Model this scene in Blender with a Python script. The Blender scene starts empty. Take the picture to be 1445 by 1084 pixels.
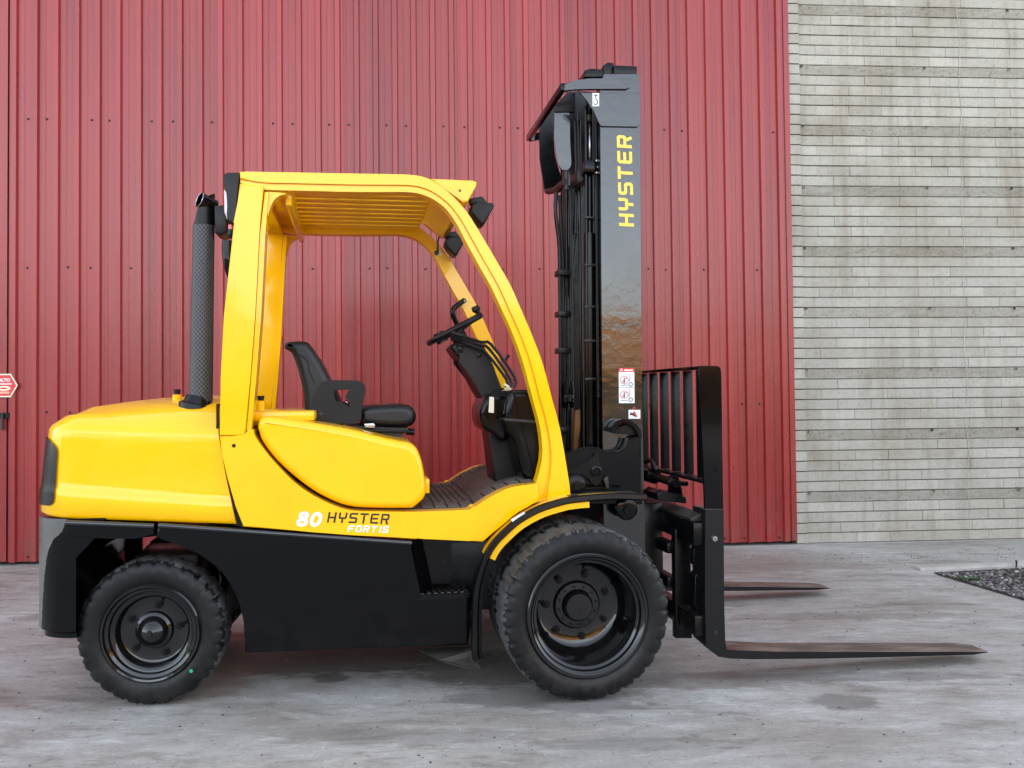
import bpy, bmesh, math, random
from mathutils import Vector, Matrix
random.seed(7)
R = math.radians
scene = bpy.context.scene
COL = scene.collection

# ------------------------------------------------------------------ camera
F_PX, PITCH, ROLL = 1250.0, R(1.4), 0.010          # focal length in photo pixels, upward pitch, roll
CX, HORIZON, CAM_H = 722.5, 552.0, 1.293
CY = HORIZON - F_PX * math.tan(PITCH)
_r0 = Vector((1, 0, 0)); _u0 = Vector((0, -math.sin(PITCH), math.cos(PITCH))); FWD = Vector((0, math.cos(PITCH), math.sin(PITCH)))
RGT = _r0 * math.cos(ROLL) - _u0 * math.sin(ROLL)
UPV = _u0 * math.cos(ROLL) + _r0 * math.sin(ROLL)
CAMP = Vector((0, 0, CAM_H))
cd = bpy.data.cameras.new('camera'); cam = bpy.data.objects.new('camera', cd); COL.objects.link(cam)
m = Matrix.Identity(4)
for i in range(3):
    m[i][0] = RGT[i]; m[i][1] = UPV[i]; m[i][2] = -FWD[i]; m[i][3] = CAMP[i]
cam.matrix_world = m
cd.sensor_width = 36; cd.lens = F_PX / 1445 * 36; cd.shift_y = (CY - 542) / 1445
cd.clip_start = 0.05; cd.clip_end = 2000
scene.camera = cam

# ------------------------------------------------------------------ sky, sun, exposure
SUN_EL, SUN_AZ = R(32), R(12)                        # low sun behind the building; azimuth from +Y towards +X
w = bpy.data.worlds.new('World'); scene.world = w; w.use_nodes = True
nt = w.node_tree; nt.nodes.clear()
sky = nt.nodes.new('ShaderNodeTexSky'); sky.sky_type = 'NISHITA'; sky.sun_disc = False
sky.sun_elevation = SUN_EL; sky.sun_rotation = SUN_AZ
sky.air_density = 1.0; sky.dust_density = 1.2; sky.ozone_density = 1.0
hsv = nt.nodes.new('ShaderNodeHueSaturation'); hsv.inputs['Saturation'].default_value = 0.42
bg = nt.nodes.new('ShaderNodeBackground'); bg.inputs['Strength'].default_value = 0.15
out = nt.nodes.new('ShaderNodeOutputWorld')
nt.links.new(sky.outputs[0], hsv.inputs['Color']); nt.links.new(hsv.outputs[0], bg.inputs[0]); nt.links.new(bg.outputs[0], out.inputs[0])
sl = bpy.data.lights.new('sun', 'SUN'); sl.energy = 3.0; sl.angle = R(0.5); sl.color = (1.0, 0.90, 0.76)
so = bpy.data.objects.new('sun', sl); COL.objects.link(so)
sd = Vector((math.sin(SUN_AZ) * math.cos(SUN_EL), math.cos(SUN_AZ) * math.cos(SUN_EL), math.sin(SUN_EL)))
so.rotation_euler = sd.to_track_quat('Z', 'Y').to_euler(); so.location = (0, 0, 20)
vs = scene.view_settings
vs.view_transform = 'Standard'; vs.look = 'None'; vs.gamma = 1.0; vs.use_curve_mapping = False
vs.exposure = 2.5

# ------------------------------------------------------------------ survey: pixel of the photograph -> metres on a real plane
def ray(px, py): return FWD + RGT * ((px - CX) / F_PX) + UPV * ((CY - py) / F_PX)
TH = R(10)                                           # heading of the truck
E1 = Vector((math.cos(TH), math.sin(TH), 0)); E2 = Vector((-math.sin(TH), math.cos(TH), 0))
ORG = Vector((0.25725, 3.97575, 0))                  # under the front axle, near side of the body
def P(px, py, v):
    """truck coordinates (forward, sideways, up) of a photo point on the plane v metres in from the near body side"""
    d = ray(px, py); t = (v - (CAMP - ORG).dot(E2)) / d.dot(E2); q = CAMP + d * t
    return Vector(((q - ORG).dot(E1), v, q.z))
def PZ(px, py, z):
    d = ray(px, py); t = (z - CAM_H) / d.z; q = CAMP + d * t
    return Vector(((q - ORG).dot(E1), (q - ORG).dot(E2), z))
def G(px, py):
    d = ray(px, py); q = CAMP + d * (-CAM_H / d.z); return Vector((q.x, q.y, 0))

# ------------------------------------------------------------------ materials
MATS = {}
def _new(name):
    mt = bpy.data.materials.new(name); mt.use_nodes = True
    b = mt.node_tree.nodes['Principled BSDF']; MATS[name] = mt
    return mt, mt.node_tree, b
def N(t, typ, **kw):
    n = t.nodes.new(typ)
    for k, v in kw.items():
        if k in n.inputs: n.inputs[k].default_value = v
        else: setattr(n, k, v)
    return n
def ramp(t, fac, stops):
    r = t.nodes.new('ShaderNodeValToRGB'); e = r.color_ramp.elements
    while len(e) < len(stops): e.new(0.5)
    for i, (p, c) in enumerate(stops):
        e[i].position = p; e[i].color = (*c, 1) if len(c) == 3 else c
    t.links.new(fac, r.inputs[0]); return r
def noise(t, scale, detail=4, rough=0.55, vec=None, dist=0):
    n = N(t, 'ShaderNodeTexNoise', Scale=scale, Detail=detail, Roughness=rough, Distortion=dist)
    if vec is not None: t.links.new(vec, n.inputs['Vector'])
    return n
def coords(t, scale=(1, 1, 1), kind='Object'):
    c = t.nodes.new('ShaderNodeTexCoord'); mp = t.nodes.new('ShaderNodeMapping'); mp.inputs['Scale'].default_value = scale
    t.links.new(c.outputs[kind], mp.inputs[0]); return mp.outputs[0]
def bump(t, b, h, strength=0.2, dist=0.01, chain=None):
    bn = N(t, 'ShaderNodeBump', Strength=strength, Distance=dist); t.links.new(h, bn.inputs['Height'])
    if chain is not None: t.links.new(chain.outputs[0], bn.inputs['Normal'])
    t.links.new(bn.outputs[0], b.inputs['Normal']); return bn
def mix(t, fac, a, b_, mode='MIX'):
    mx = t.nodes.new('ShaderNodeMix'); mx.data_type = 'RGBA'; mx.blend_type = mode
    for s, v in ((0, fac), (6, a), (7, b_)):
        if isinstance(v, (int, float)): mx.inputs[s].default_value = v
        elif isinstance(v, tuple): mx.inputs[s].default_value = (*v, 1) if len(v) == 3 else v
        else: t.links.new(v, mx.inputs[s])
    return mx.outputs[2]
def paint(name, col, rough=0.25, coat=0.0, spec=0.5, var=0.06, peel=0.02, pscale=60, dust=0.0, metallic=0, scuff=0.0, mud=0.0):
    mt, t, b = _new(name)
    v = coords(t)
    n = noise(t, 3.5, 5, 0.6, v)
    dark = tuple(c * (1 - var * 2) for c in col)
    c = ramp(t, n.outputs[0], [(0.3, dark), (0.62, col)])
    cc = c.outputs[0]
    if dust:
        geo = t.nodes.new('ShaderNodeNewGeometry'); sx = t.nodes.new('ShaderNodeSeparateXYZ'); t.links.new(geo.outputs['Normal'], sx.inputs[0])
        dn = noise(t, 9, 6, 0.65, v)
        mm = N(t, 'ShaderNodeMath', operation='MULTIPLY'); t.links.new(dn.outputs[0], mm.inputs[0])
        mr = N(t, 'ShaderNodeMapRange'); mr.inputs['From Min'].default_value = 0.3; t.links.new(sx.outputs[2], mr.inputs[0]); t.links.new(mr.outputs[0], mm.inputs[1])
        m2 = N(t, 'ShaderNodeMath', operation='MULTIPLY'); m2.inputs[1].default_value = dust; t.links.new(mm.outputs[0], m2.inputs[0])
        cc = mix(t, m2.outputs[0], cc, (0.30, 0.26, 0.21))
    if scuff:                                        # dried splashes and rubbed specks
        sn = noise(t, 26, 8, 0.75, v, 0.6); sm = ramp(t, sn.outputs[0], [(0.60, (0, 0, 0)), (0.72, (1, 1, 1))])
        ln_ = noise(t, 2.6, 4, 0.6, v); lm = ramp(t, ln_.outputs[0], [(0.48, (0, 0, 0)), (0.66, (1, 1, 1))])
        f1 = N(t, 'ShaderNodeMath', operation='MULTIPLY'); t.links.new(sm.outputs[0], f1.inputs[0]); t.links.new(lm.outputs[0], f1.inputs[1])
        f2 = N(t, 'ShaderNodeMath', operation='MULTIPLY'); f2.inputs[1].default_value = scuff * 0.4; t.links.new(f1.outputs[0], f2.inputs[0])
        cc = mix(t, f2.outputs[0], cc, tuple(min(1, x * 0.55 + 0.035) for x in col))
    if mud:                                          # road dirt on whatever runs close to the ground
        g2 = t.nodes.new('ShaderNodeNewGeometry'); s2 = t.nodes.new('ShaderNodeSeparateXYZ'); t.links.new(g2.outputs['Position'], s2.inputs[0])
        mz = N(t, 'ShaderNodeMapRange'); mz.inputs['From Min'].default_value = 0.05; mz.inputs['From Max'].default_value = 0.55; mz.inputs['To Min'].default_value = mud; mz.inputs['To Max'].default_value = 0.0; t.links.new(s2.outputs[2], mz.inputs[0])
        mn = noise(t, 13, 8, 0.72, g2.outputs['Position'], 0.4); mm_ = ramp(t, mn.outputs[0], [(0.42, (0, 0, 0)), (0.62, (1, 1, 1))])
        mf = N(t, 'ShaderNodeMath', operation='MULTIPLY'); t.links.new(mz.outputs[0], mf.inputs[0]); t.links.new(mm_.outputs[0], mf.inputs[1])
        cc = mix(t, mf.outputs[0], cc, (0.115, 0.100, 0.085))
    t.links.new(cc, b.inputs['Base Color'])
    n2 = noise(t, 7, 5, 0.6, v)
    r = ramp(t, n2.outputs[0], [(0.3, (rough * 0.75,) * 3), (0.75, (min(1, rough * 1.5),) * 3)])
    t.links.new(r.outputs[0], b.inputs['Roughness'])
    b.inputs['Specular IOR Level'].default_value = spec
    b.inputs['Coat Weight'].default_value = coat; b.inputs['Coat Roughness'].default_value = rough * 0.3
    b.inputs['Metallic'].default_value = metallic
    if peel:
        n3 = noise(t, pscale, 2, 0.5, v); bump(t, b, n3.outputs[0], peel, 0.004)
    return mt
YEL = paint('yellow_paint', (0.95, 0.500, 0.0), 0.15, 0.3, 0.36, 0.04, 0.04, 4, 0.14, scuff=0.5)
BLK = paint('black_gloss_paint', (0.0018, 0.002, 0.0026), 0.09, 0.0, 0.20, 0.1, 0.06, 5, 0.02, scuff=0.3, mud=0.04)
MIR = paint('mirror_black_paint', (0.004, 0.0045, 0.0055), 0.13, 0.5, 0.62, 0.1, 0.30, 22, 0.02)
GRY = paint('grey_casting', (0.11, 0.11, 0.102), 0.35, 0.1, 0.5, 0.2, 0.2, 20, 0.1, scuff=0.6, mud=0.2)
RIM = paint('rim_paint', (0.0022, 0.0025, 0.003), 0.10, 0.35, 0.4, 0.1, 0.03, 30, 0.03, scuff=0.4, mud=0.05)
BLK2 = paint('black_satin_paint', (0.0025, 0.0027, 0.0032), 0.24, 0.0, 0.22, 0.1, 0.05, 90, 0.05, scuff=0.4, mud=0.08)
PLA = paint('black_plastic', (0.0035, 0.0038, 0.0046), 0.34, 0.0, 0.28, 0.1, 0.1, 300, 0.03)
VIN = paint('seat_vinyl', (0.0035, 0.004, 0.0055), 0.30, 0.0, 0.40, 0.1, 0.12, 350, 0.03)
GREASE = paint('dark_steel', (0.030, 0.028, 0.026), 0.42, 0.0, 0.5, 0.2, 0.2, 70, 0.30, 0.4)
STEEL = paint('bare_steel', (0.42, 0.42, 0.42), 0.25, 0, 0.5, 0.15, 0.05, 80, 0.0, 1.0)
RUB = paint('tyre_rubber', (0.0035, 0.0038, 0.0044), 0.42, 0.0, 0.30, 0.25, 0.2, 90, 0.06, scuff=0.6, mud=0.12)
TRD = paint('worn_tread', (0.050, 0.053, 0.058), 0.55, 0.0, 0.45, 0.4, 0.35, 80, 0.2, mud=0.45)
SCR = paint('rusty_screw', (0.07, 0.014, 0.012), 0.5, 0.0, 0.4, 0.2, 0.1)
MAT = paint('floor_mat_rubber', (0.030, 0.026, 0.026), 0.62, 0.0, 0.4, 0.25, 0.3, 90, 0.6)
WHT = paint('white_decal', (0.78, 0.80, 0.80), 0.35, 0, 0.5, 0.03, 0)
REDD = paint('red_decal', (0.62, 0.03, 0.03), 0.35, 0, 0.5, 0.03, 0)
GOLD = paint('gold_decal', (0.86, 0.56, 0.07), 0.35, 0, 0.5, 0.02, 0)
BLD = paint('black_decal', (0.012, 0.012, 0.012), 0.3, 0, 0.5, 0.02, 0)
GRN = paint('green_paint', (0.02, 0.35, 0.16), 0.4, 0, 0.5, 0.02, 0)
CREAM = paint('cream_decal', (0.80, 0.74, 0.55), 0.4, 0, 0.5, 0.08, 0)
REDL = paint('red_lens', (0.45, 0.012, 0.015), 0.12, 0.5, 0.6, 0.03, 0)
CLEAR = paint('frosted_lens', (0.62, 0.60, 0.60), 0.15, 0.5, 0.6, 0.03, 0)
TAN = paint('rusty_bracket', (0.30, 0.12, 0.03), 0.5, 0, 0.4, 0.3, 0.1)
OCH = paint('ochre_plaster', (0.58, 0.26, 0.06), 0.85, 0, 0.3, 0.2, 0.2, 8)

def fork_mat():
    mt, t, b = _new('worn_fork_steel')
    v = coords(t, (1.0, 6, 6)); n = noise(t, 4, 7, 0.7, v)
    geo = t.nodes.new('ShaderNodeNewGeometry'); sx = t.nodes.new('ShaderNodeSeparateXYZ'); t.links.new(geo.outputs['Normal'], sx.inputs[0])
    c1 = ramp(t, n.outputs[0], [(0.36, (0.035, 0.025, 0.020)), (0.5, (0.11, 0.078, 0.060)), (0.64, (0.20, 0.145, 0.115))])
    st = ramp(t, sx.outputs[2], [(0.55, (0, 0, 0)), (0.8, (1, 1, 1))])
    t.links.new(mix(t, st.outputs[0], (0.004, 0.0042, 0.005), c1.outputs[0]), b.inputs['Base Color'])
    rr = ramp(t, n.outputs[0], [(0.3, (0.35,) * 3), (0.7, (0.6,) * 3)]); t.links.new(rr.outputs[0], b.inputs['Roughness'])
    b.inputs['Specular IOR Level'].default_value = 0.25
    bump(t, b, n.outputs[0], 0.3, 0.004); return mt
FORK = fork_mat()

def mesh_guard_mat():
    mt, t, b = _new('perforated_steel')
    uv = t.nodes.new('ShaderNodeUVMap'); mp = t.nodes.new('ShaderNodeSeparateXYZ'); t.links.new(uv.outputs[0], mp.inputs[0])
    def wave(o, k):
        a = N(t, 'ShaderNodeMath', operation='MULTIPLY'); a.inputs[1].default_value = k; t.links.new(o, a.inputs[0])
        s = N(t, 'ShaderNodeMath', operation='SINE'); t.links.new(a.outputs[0], s.inputs[0]); return s.outputs[0]
    mul = N(t, 'ShaderNodeMath', operation='MULTIPLY'); t.links.new(wave(mp.outputs[0], math.pi * 17), mul.inputs[0]); t.links.new(wave(mp.outputs[1], math.pi * 46), mul.inputs[1])
    c = ramp(t, mul.outputs[0], [(0.22, (0.060, 0.061, 0.065)), (0.36, (0.0015, 0.0015, 0.0015))])
    t.links.new(c.outputs[0], b.inputs['Base Color']); b.inputs['Roughness'].default_value = 0.5
    hh = ramp(t, mul.outputs[0], [(0.25, (1, 1, 1)), (0.42, (0, 0, 0))])
    bump(t, b, hh.outputs[0], 0.9, 0.004); return mt
PERF = mesh_guard_mat()

def wall_paint():
    mt, t, b = _new('red_sheet_paint')
    v = coords(t, (1, 1, 0.25)); n = noise(t, 1.6, 6, 0.62, v)
    v2 = coords(t); n2 = noise(t, 22, 5, 0.7, v2)
    c = ramp(t, n.outputs[0], [(0.25, (0.225, 0.019, 0.018)), (0.5, (0.270, 0.025, 0.023)), (0.75, (0.31, 0.034, 0.030))])
    sc_ = ramp(t, n2.outputs[0], [(0.66, (0, 0, 0)), (0.74, (1, 1, 1))])
    fac = N(t, 'ShaderNodeMath', operation='MULTIPLY'); fac.inputs[1].default_value = 0.22; t.links.new(sc_.outputs[0], fac.inputs[0])
    col = mix(t, fac.outputs[0], c.outputs[0], (0.14, 0.018, 0.018))
    geo = t.nodes.new('ShaderNodeNewGeometry'); sxyz = t.nodes.new('ShaderNodeSeparateXYZ'); t.links.new(geo.outputs['Position'], sxyz.inputs[0])
    zr_ = N(t, 'ShaderNodeMapRange'); zr_.inputs['From Min'].default_value = 0.0; zr_.inputs['From Max'].default_value = 0.55; zr_.inputs['To Min'].default_value = 0.62; zr_.inputs['To Max'].default_value = 0.0; t.links.new(sxyz.outputs[2], zr_.inputs[0])
    n5 = noise(t, 7, 7, 0.7, coords(t, (1, 1, 0.5))); dm = ramp(t, n5.outputs[0], [(0.42, (0, 0, 0)), (0.62, (1, 1, 1))])
    fz_ = N(t, 'ShaderNodeMath', operation='MULTIPLY'); t.links.new(zr_.outputs[0], fz_.inputs[0]); t.links.new(dm.outputs[0], fz_.inputs[1])
    col = mix(t, fz_.outputs[0], col, (0.155, 0.055, 0.042))                 # splashed dirt along the foot
    n6 = noise(t, 5, 5, 0.65, coords(t, (1.6, 1.6, 0.05))); rk = ramp(t, n6.outputs[0], [(0.36, (0.80, 0.78, 0.78)), (0.5, (1, 1, 1)), (0.66, (1.05, 1.08, 1.08))])
    col = mix(t, 1.0, col, rk.outputs[0], 'MULTIPLY')                        # rain streaks
    info = t.nodes.new('ShaderNodeObjectInfo')
    rv = N(t, 'ShaderNodeMapRange'); rv.inputs['To Min'].default_value = 0.88; rv.inputs['To Max'].default_value = 1.06; t.links.new(info.outputs['Random'], rv.inputs[0])
    h = N(t, 'ShaderNodeHueSaturation'); t.links.new(col, h.inputs['Color']); t.links.new(rv.outputs[0], h.inputs['Value'])
    t.links.new(h.outputs[0], b.inputs['Base Color'])
    r = ramp(t, n.outputs[0], [(0.3, (0.24,) * 3), (0.7, (0.36,) * 3)]); t.links.new(r.outputs[0], b.inputs['Roughness'])
    b.inputs['Specular IOR Level'].default_value = 0.42; b.inputs['Coat Weight'].default_value = 0.10; b.inputs['Coat Roughness'].default_value = 0.2
    n4 = noise(t, 2.2, 3, 0.5, coords(t, (1, 1, 0.6))); b1 = bump(t, b, n4.outputs[0], 0.25, 0.02)
    bump(t, b, n2.outputs[0], 0.05, 0.003, b1); return mt
REDW = wall_paint()

def block_mat(name, rough_face=False):
    mt, t, b = _new(name)
    geo = t.nodes.new('ShaderNodeNewGeometry')
    n = N(t, 'ShaderNodeTexNoise', Scale=38.0, Detail=8, Roughness=0.7); t.links.new(geo.outputs['Position'], n.inputs['Vector'])
    n2 = N(t, 'ShaderNodeTexNoise', Scale=1.9, Detail=5, Roughness=0.6); t.links.new(geo.outputs['Position'], n2.inputs['Vector'])
    mp = t.nodes.new('ShaderNodeMapping'); mp.inputs['Scale'].default_value = (7, 7, 0.6); t.links.new(geo.outputs['Position'], mp.inputs[0])
    n3 = N(t, 'ShaderNodeTexNoise', Scale=1.6, Detail=5, Roughness=0.65); t.links.new(mp.outputs[0], n3.inputs['Vector'])
    info = t.nodes.new('ShaderNodeObjectInfo')
    base = ramp(t, info.outputs['Random'], [(0.0, (0.335, 0.315, 0.268)), (0.35, (0.375, 0.355, 0.305)), (0.7, (0.355, 0.338, 0.293)), (1.0, (0.405, 0.383, 0.33))])
    s1 = ramp(t, n2.outputs[0], [(0.3, (0.80, 0.77, 0.72)), (0.55, (1, 1, 1)), (0.75, (1.06, 1.06, 1.07))])
    c = mix(t, 1.0, base.outputs[0], s1.outputs[0], 'MULTIPLY')
    s2 = ramp(t, n3.outputs[0], [(0.30, (0.78, 0.74, 0.69)), (0.5, (1, 1, 1)), (0.72, (1.0, 1.0, 1.0)), (0.8, (1.12, 1.12, 1.12))])
    c = mix(t, 0.8, c, s2.outputs[0], 'MULTIPLY')
    s3 = ramp(t, n.outputs[0], [(0.28, (0.55, 0.52, 0.48) if rough_face else (0.78, 0.76, 0.73)), (0.48, (1, 1, 1)), (0.7, (1.05, 1.05, 1.05))])
    c = mix(t, 1.0, c, s3.outputs[0], 'MULTIPLY')
    if rough_face: c = mix(t, 1.0, c, (0.80, 0.79, 0.77), 'MULTIPLY')
    t.links.new(c, b.inputs['Base Color']); b.inputs['Roughness'].default_value = 0.9; b.inputs['Specular IOR Level'].default_value = 0.25
    bump(t, b, n.outputs[0], 0.7 if rough_face else 0.35, 0.012 if rough_face else 0.006); return mt
BLOCK = block_mat('concrete_block'); BLOCKR = block_mat('weathered_concrete', True)
MORT = paint('mortar', (0.15, 0.135, 0.11), 0.95, 0, 0.2, 0.2, 0.3, 60)

def ground_mat():
    mt, t, b = _new('yard_concrete')
    geo = t.nodes.new('ShaderNodeNewGeometry'); pos = geo.outputs['Position']
    def nz(scale, detail, rough, sc=(1, 1, 1), dist=0.0):
        mp = t.nodes.new('ShaderNodeMapping'); mp.inputs['Scale'].default_value = sc; mp.inputs['Rotation'].default_value = (0, 0, R(-6)); t.links.new(pos, mp.inputs[0])
        return noise(t, scale, detail, rough, mp.outputs[0], dist)
    a = nz(0.9, 7, 0.62, (0.55, 1.3, 1), 0.4); bb = nz(3.2, 8, 0.7, (0.4, 1.6, 1), 0.8); c = nz(60, 6, 0.7); d = nz(1.7, 5, 0.6, (0.8, 1.0, 1), 0.5)
    base = ramp(t, a.outputs[0], [(0.34, (0.245, 0.226, 0.200)), (0.46, (0.305, 0.290, 0.266)), (0.56, (0.350, 0.338, 0.316)), (0.68, (0.410, 0.400, 0.378))])
    fine = nz(11, 9, 0.72, (0.55, 1.25, 1), 0.5)
    st = ramp(t, bb.outputs[0], [(0.36, (0.72, 0.69, 0.66)), (0.45, (0.95, 0.95, 0.94)), (0.56, (1.03, 1.03, 1.03)), (0.64, (1.16, 1.16, 1.17))])
    col = mix(t, 1.0, base.outputs[0], st.outputs[0], 'MULTIPLY')
    fi = ramp(t, fine.outputs[0], [(0.36, (0.66, 0.64, 0.62)), (0.44, (0.94, 0.93, 0.92)), (0.54, (1.0, 1.0, 1.0)), (0.62, (1.22, 1.22, 1.22))])
    col = mix(t, 0.85, col, fi.outputs[0], 'MULTIPLY')
    brown = ramp(t, d.outputs[0], [(0.54, (0, 0, 0)), (0.70, (1, 1, 1))])
    bf = N(t, 'ShaderNodeMath', operation='MULTIPLY'); bf.inputs[1].default_value = 0.40; t.links.new(brown.outputs[0], bf.inputs[0])
    col = mix(t, bf.outputs[0], col, (0.20, 0.155, 0.125))
    sp = ramp(t, c.outputs[0], [(0.33, (0.35, 0.33, 0.31)), (0.41, (1, 1, 1)), (0.60, (1, 1, 1)), (0.68, (1.6, 1.6, 1.6))])
    col = mix(t, 1.0, col, sp.outputs[0], 'MULTIPLY')
    # oil spots, tyre scuffs, rust wash, painted shade: each with its own place and outline
    rough_in = None
    def spot(px, py, rx, ry, tone, amt):
        nonlocal col
        g = G(px, py)
        mp = t.nodes.new('ShaderNodeMapping'); mp.vector_type = 'TEXTURE'; mp.inputs['Location'].default_value = (g.x, g.y, 0); mp.inputs['Scale'].default_value = (rx, ry, 1)
        t.links.new(pos, mp.inputs[0])
        ln = N(t, 'ShaderNodeVectorMath', operation='LENGTH'); t.links.new(mp.outputs[0], ln.inputs[0])
        wob = N(t, 'ShaderNodeMath', operation='MULTIPLY_ADD'); wob.inputs[1].default_value = 1.5; t.links.new(fine.outputs[0], wob.inputs[0]); t.links.new(ln.outputs['Value'], wob.inputs[2])
        rp = ramp(t, wob.outputs[0], [(0.0, (amt,) * 3), (0.999, (amt * 0.2,) * 3)])
        rp.color_ramp.elements.new(0.80).color = (amt, amt, amt, 1)
        mr = N(t, 'ShaderNodeMapRange'); mr.inputs['From Min'].default_value = 1.45; mr.inputs['From Max'].default_value = 1.72; mr.inputs['To Min'].default_value = amt; mr.inputs['To Max'].default_value = 0.0
        t.links.new(wob.outputs[0], mr.inputs[0])
        col = mix(t, mr.outputs[0], col, tone)
    spot(1190, 990, 0.17, 0.11, (0.09, 0.082, 0.072), 0.6)
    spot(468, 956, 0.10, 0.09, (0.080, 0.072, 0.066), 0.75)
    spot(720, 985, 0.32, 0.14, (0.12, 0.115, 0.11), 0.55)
    spot(450, 925, 0.95, 0.36, (0.075, 0.060, 0.050), 0.72); spot(690, 945, 0.45, 0.30, (0.09, 0.08, 0.07), 0.6)  # dark brown under the truck: shade painted in along with the stain
    spot(300, 960, 0.22, 0.30, (0.26, 0.16, 0.11), 0.5)
    spot(1010, 960, 0.7, 0.14, (0.15, 0.12, 0.105), 0.5)
    spot(1180, 870, 0.9, 0.10, (0.17, 0.14, 0.12), 0.4)
    spot(1230, 955, 0.75, 0.08, (0.12, 0.11, 0.105), 0.5)
    spot(820, 995, 0.30, 0.12, (0.13, 0.125, 0.12), 0.5); spot(120, 870, 0.5, 0.12, (0.17, 0.15, 0.135), 0.45); spot(560, 1040, 0.6, 0.10, (0.15, 0.14, 0.13), 0.4); spot(1130, 800, 0.8, 0.16, (0.19, 0.155, 0.13), 0.5); spot(900, 1050, 0.5, 0.07, (0.14, 0.13, 0.12), 0.4)
    t.links.new(col, b.inputs['Base Color'])
    rr = ramp(t, a.outputs[0], [(0.3, (0.45,) * 3), (0.6, (0.66,) * 3), (0.8, (0.5,) * 3)]); t.links.new(rr.outputs[0], b.inputs['Roughness'])
    b.inputs['Specular IOR Level'].default_value = 0.55
    b1 = bump(t, b, fine.outputs[0], 0.35, 0.02); bump(t, b, c.outputs[0], 0.4, 0.008, b1)
    return mt
GROUND = ground_mat()
def stone_mat():
    mt, t, b = _new('gravel_stone')
    geo = t.nodes.new('ShaderNodeNewGeometry')
    c = ramp(t, geo.outputs['Random Per Island'], [(0, (0.04, 0.036, 0.034)), (0.45, (0.095, 0.083, 0.08)), (0.8, (0.17, 0.15, 0.145)), (1, (0.36, 0.34, 0.33))])
    t.links.new(c.outputs[0], b.inputs['Base Color']); b.inputs['Roughness'].default_value = 0.85; return mt
STONE = stone_mat()
SOIL = paint('dark_soil', (0.055, 0.045, 0.038), 0.95, 0, 0.2, 0.3, 0.6, 40)
KERB = paint('kerb_concrete', (0.46, 0.44, 0.40), 0.9, 0, 0.3, 0.2, 0.4, 50)
LEAF = paint('weed_leaf', (0.055, 0.115, 0.025), 0.6, 0, 0.4, 0.3, 0)
TREE = paint('tree_leaf', (0.060, 0.085, 0.025), 0.6, 0, 0.4, 0.4, 0, 60)

# ------------------------------------------------------------------ mesh helpers
def finish(name, bm, mat, parent=None, smooth=30):
    bmesh.ops.remove_doubles(bm, verts=bm.verts, dist=1e-6)
    bmesh.ops.recalc_face_normals(bm, faces=bm.faces)
    me = bpy.data.meshes.new(name); bm.to_mesh(me); bm.free()
    if smooth:
        me.shade_smooth(); me.set_sharp_from_angle(angle=R(smooth))
        for pg in me.polygons:
            if pg.loop_total > 5: pg.use_smooth = False          # flat cheeks stay flat beside rounded edges
    for mt in (mat if isinstance(mat, (list, tuple)) else [mat]): me.materials.append(mt)
    o = bpy.data.objects.new(name, me); COL.objects.link(o)
    if parent: o.parent = parent
    return o
def tag(o, label, cat, group=None):
    o['label'] = label; o['category'] = cat
    if group: o['group'] = group
    return o
def empty(name, loc=(0, 0, 0), rz=0):
    o = bpy.data.objects.new(name, None); COL.objects.link(o); o.location = loc; o.rotation_euler = (0, 0, rz); o.empty_display_size = 0.2; return o
def spl(pts, n=5):
    """smooth open curve through the points"""
    q = [Vector(p) for p in pts]; q = [q[0] * 2 - q[1]] + q + [q[-1] * 2 - q[-2]]; o = []
    for i in range(1, len(q) - 2):
        a, b_, c, d = q[i - 1:i + 3]
        for k in range(n):
            s = k / n
            o.append(0.5 * ((2 * b_) + (c - a) * s + (2 * a - 5 * b_ + 4 * c - d) * s * s + (3 * b_ - a - 3 * c + d) * s ** 3))
    o.append(q[-2]); return [tuple(p) for p in o]
def add_box(bm, a, b_, bev=0.0, seg=2):
    a = Vector(a); b_ = Vector(b_); c = (a + b_) / 2; s = b_ - a
    r = bmesh.ops.create_cube(bm, size=1, matrix=Matrix.Translation(c) @ Matrix.Diagonal((abs(s.x), abs(s.y), abs(s.z), 1)))
    if bev:
        ed = list({e for v in r['verts'] for e in v.link_edges})
        bmesh.ops.bevel(bm, geom=ed, offset=bev, segments=seg, affect='EDGES', profile=0.5)
def add_prism(bm, uz, v0, v1, bev=0.0, seg=2, both=True):
    """outline in (u, z) extruded sideways from v0 to v1"""
    near = [bm.verts.new((p[0], v0, p[1])) for p in uz]; far = [bm.verts.new((p[0], v1, p[1])) for p in uz]
    f0 = bm.faces.new(near); f1 = bm.faces.new(far[::-1]); n = len(uz)
    for i in range(n): bm.faces.new((near[i], far[i], far[(i + 1) % n], near[(i + 1) % n]))
    if bev:
        ed = list(f0.edges) + (list(f1.edges) if both else [])
        bmesh.ops.bevel(bm, geom=ed, offset=bev, segments=seg, affect='EDGES', profile=0.5, clamp_overlap=True)
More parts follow.
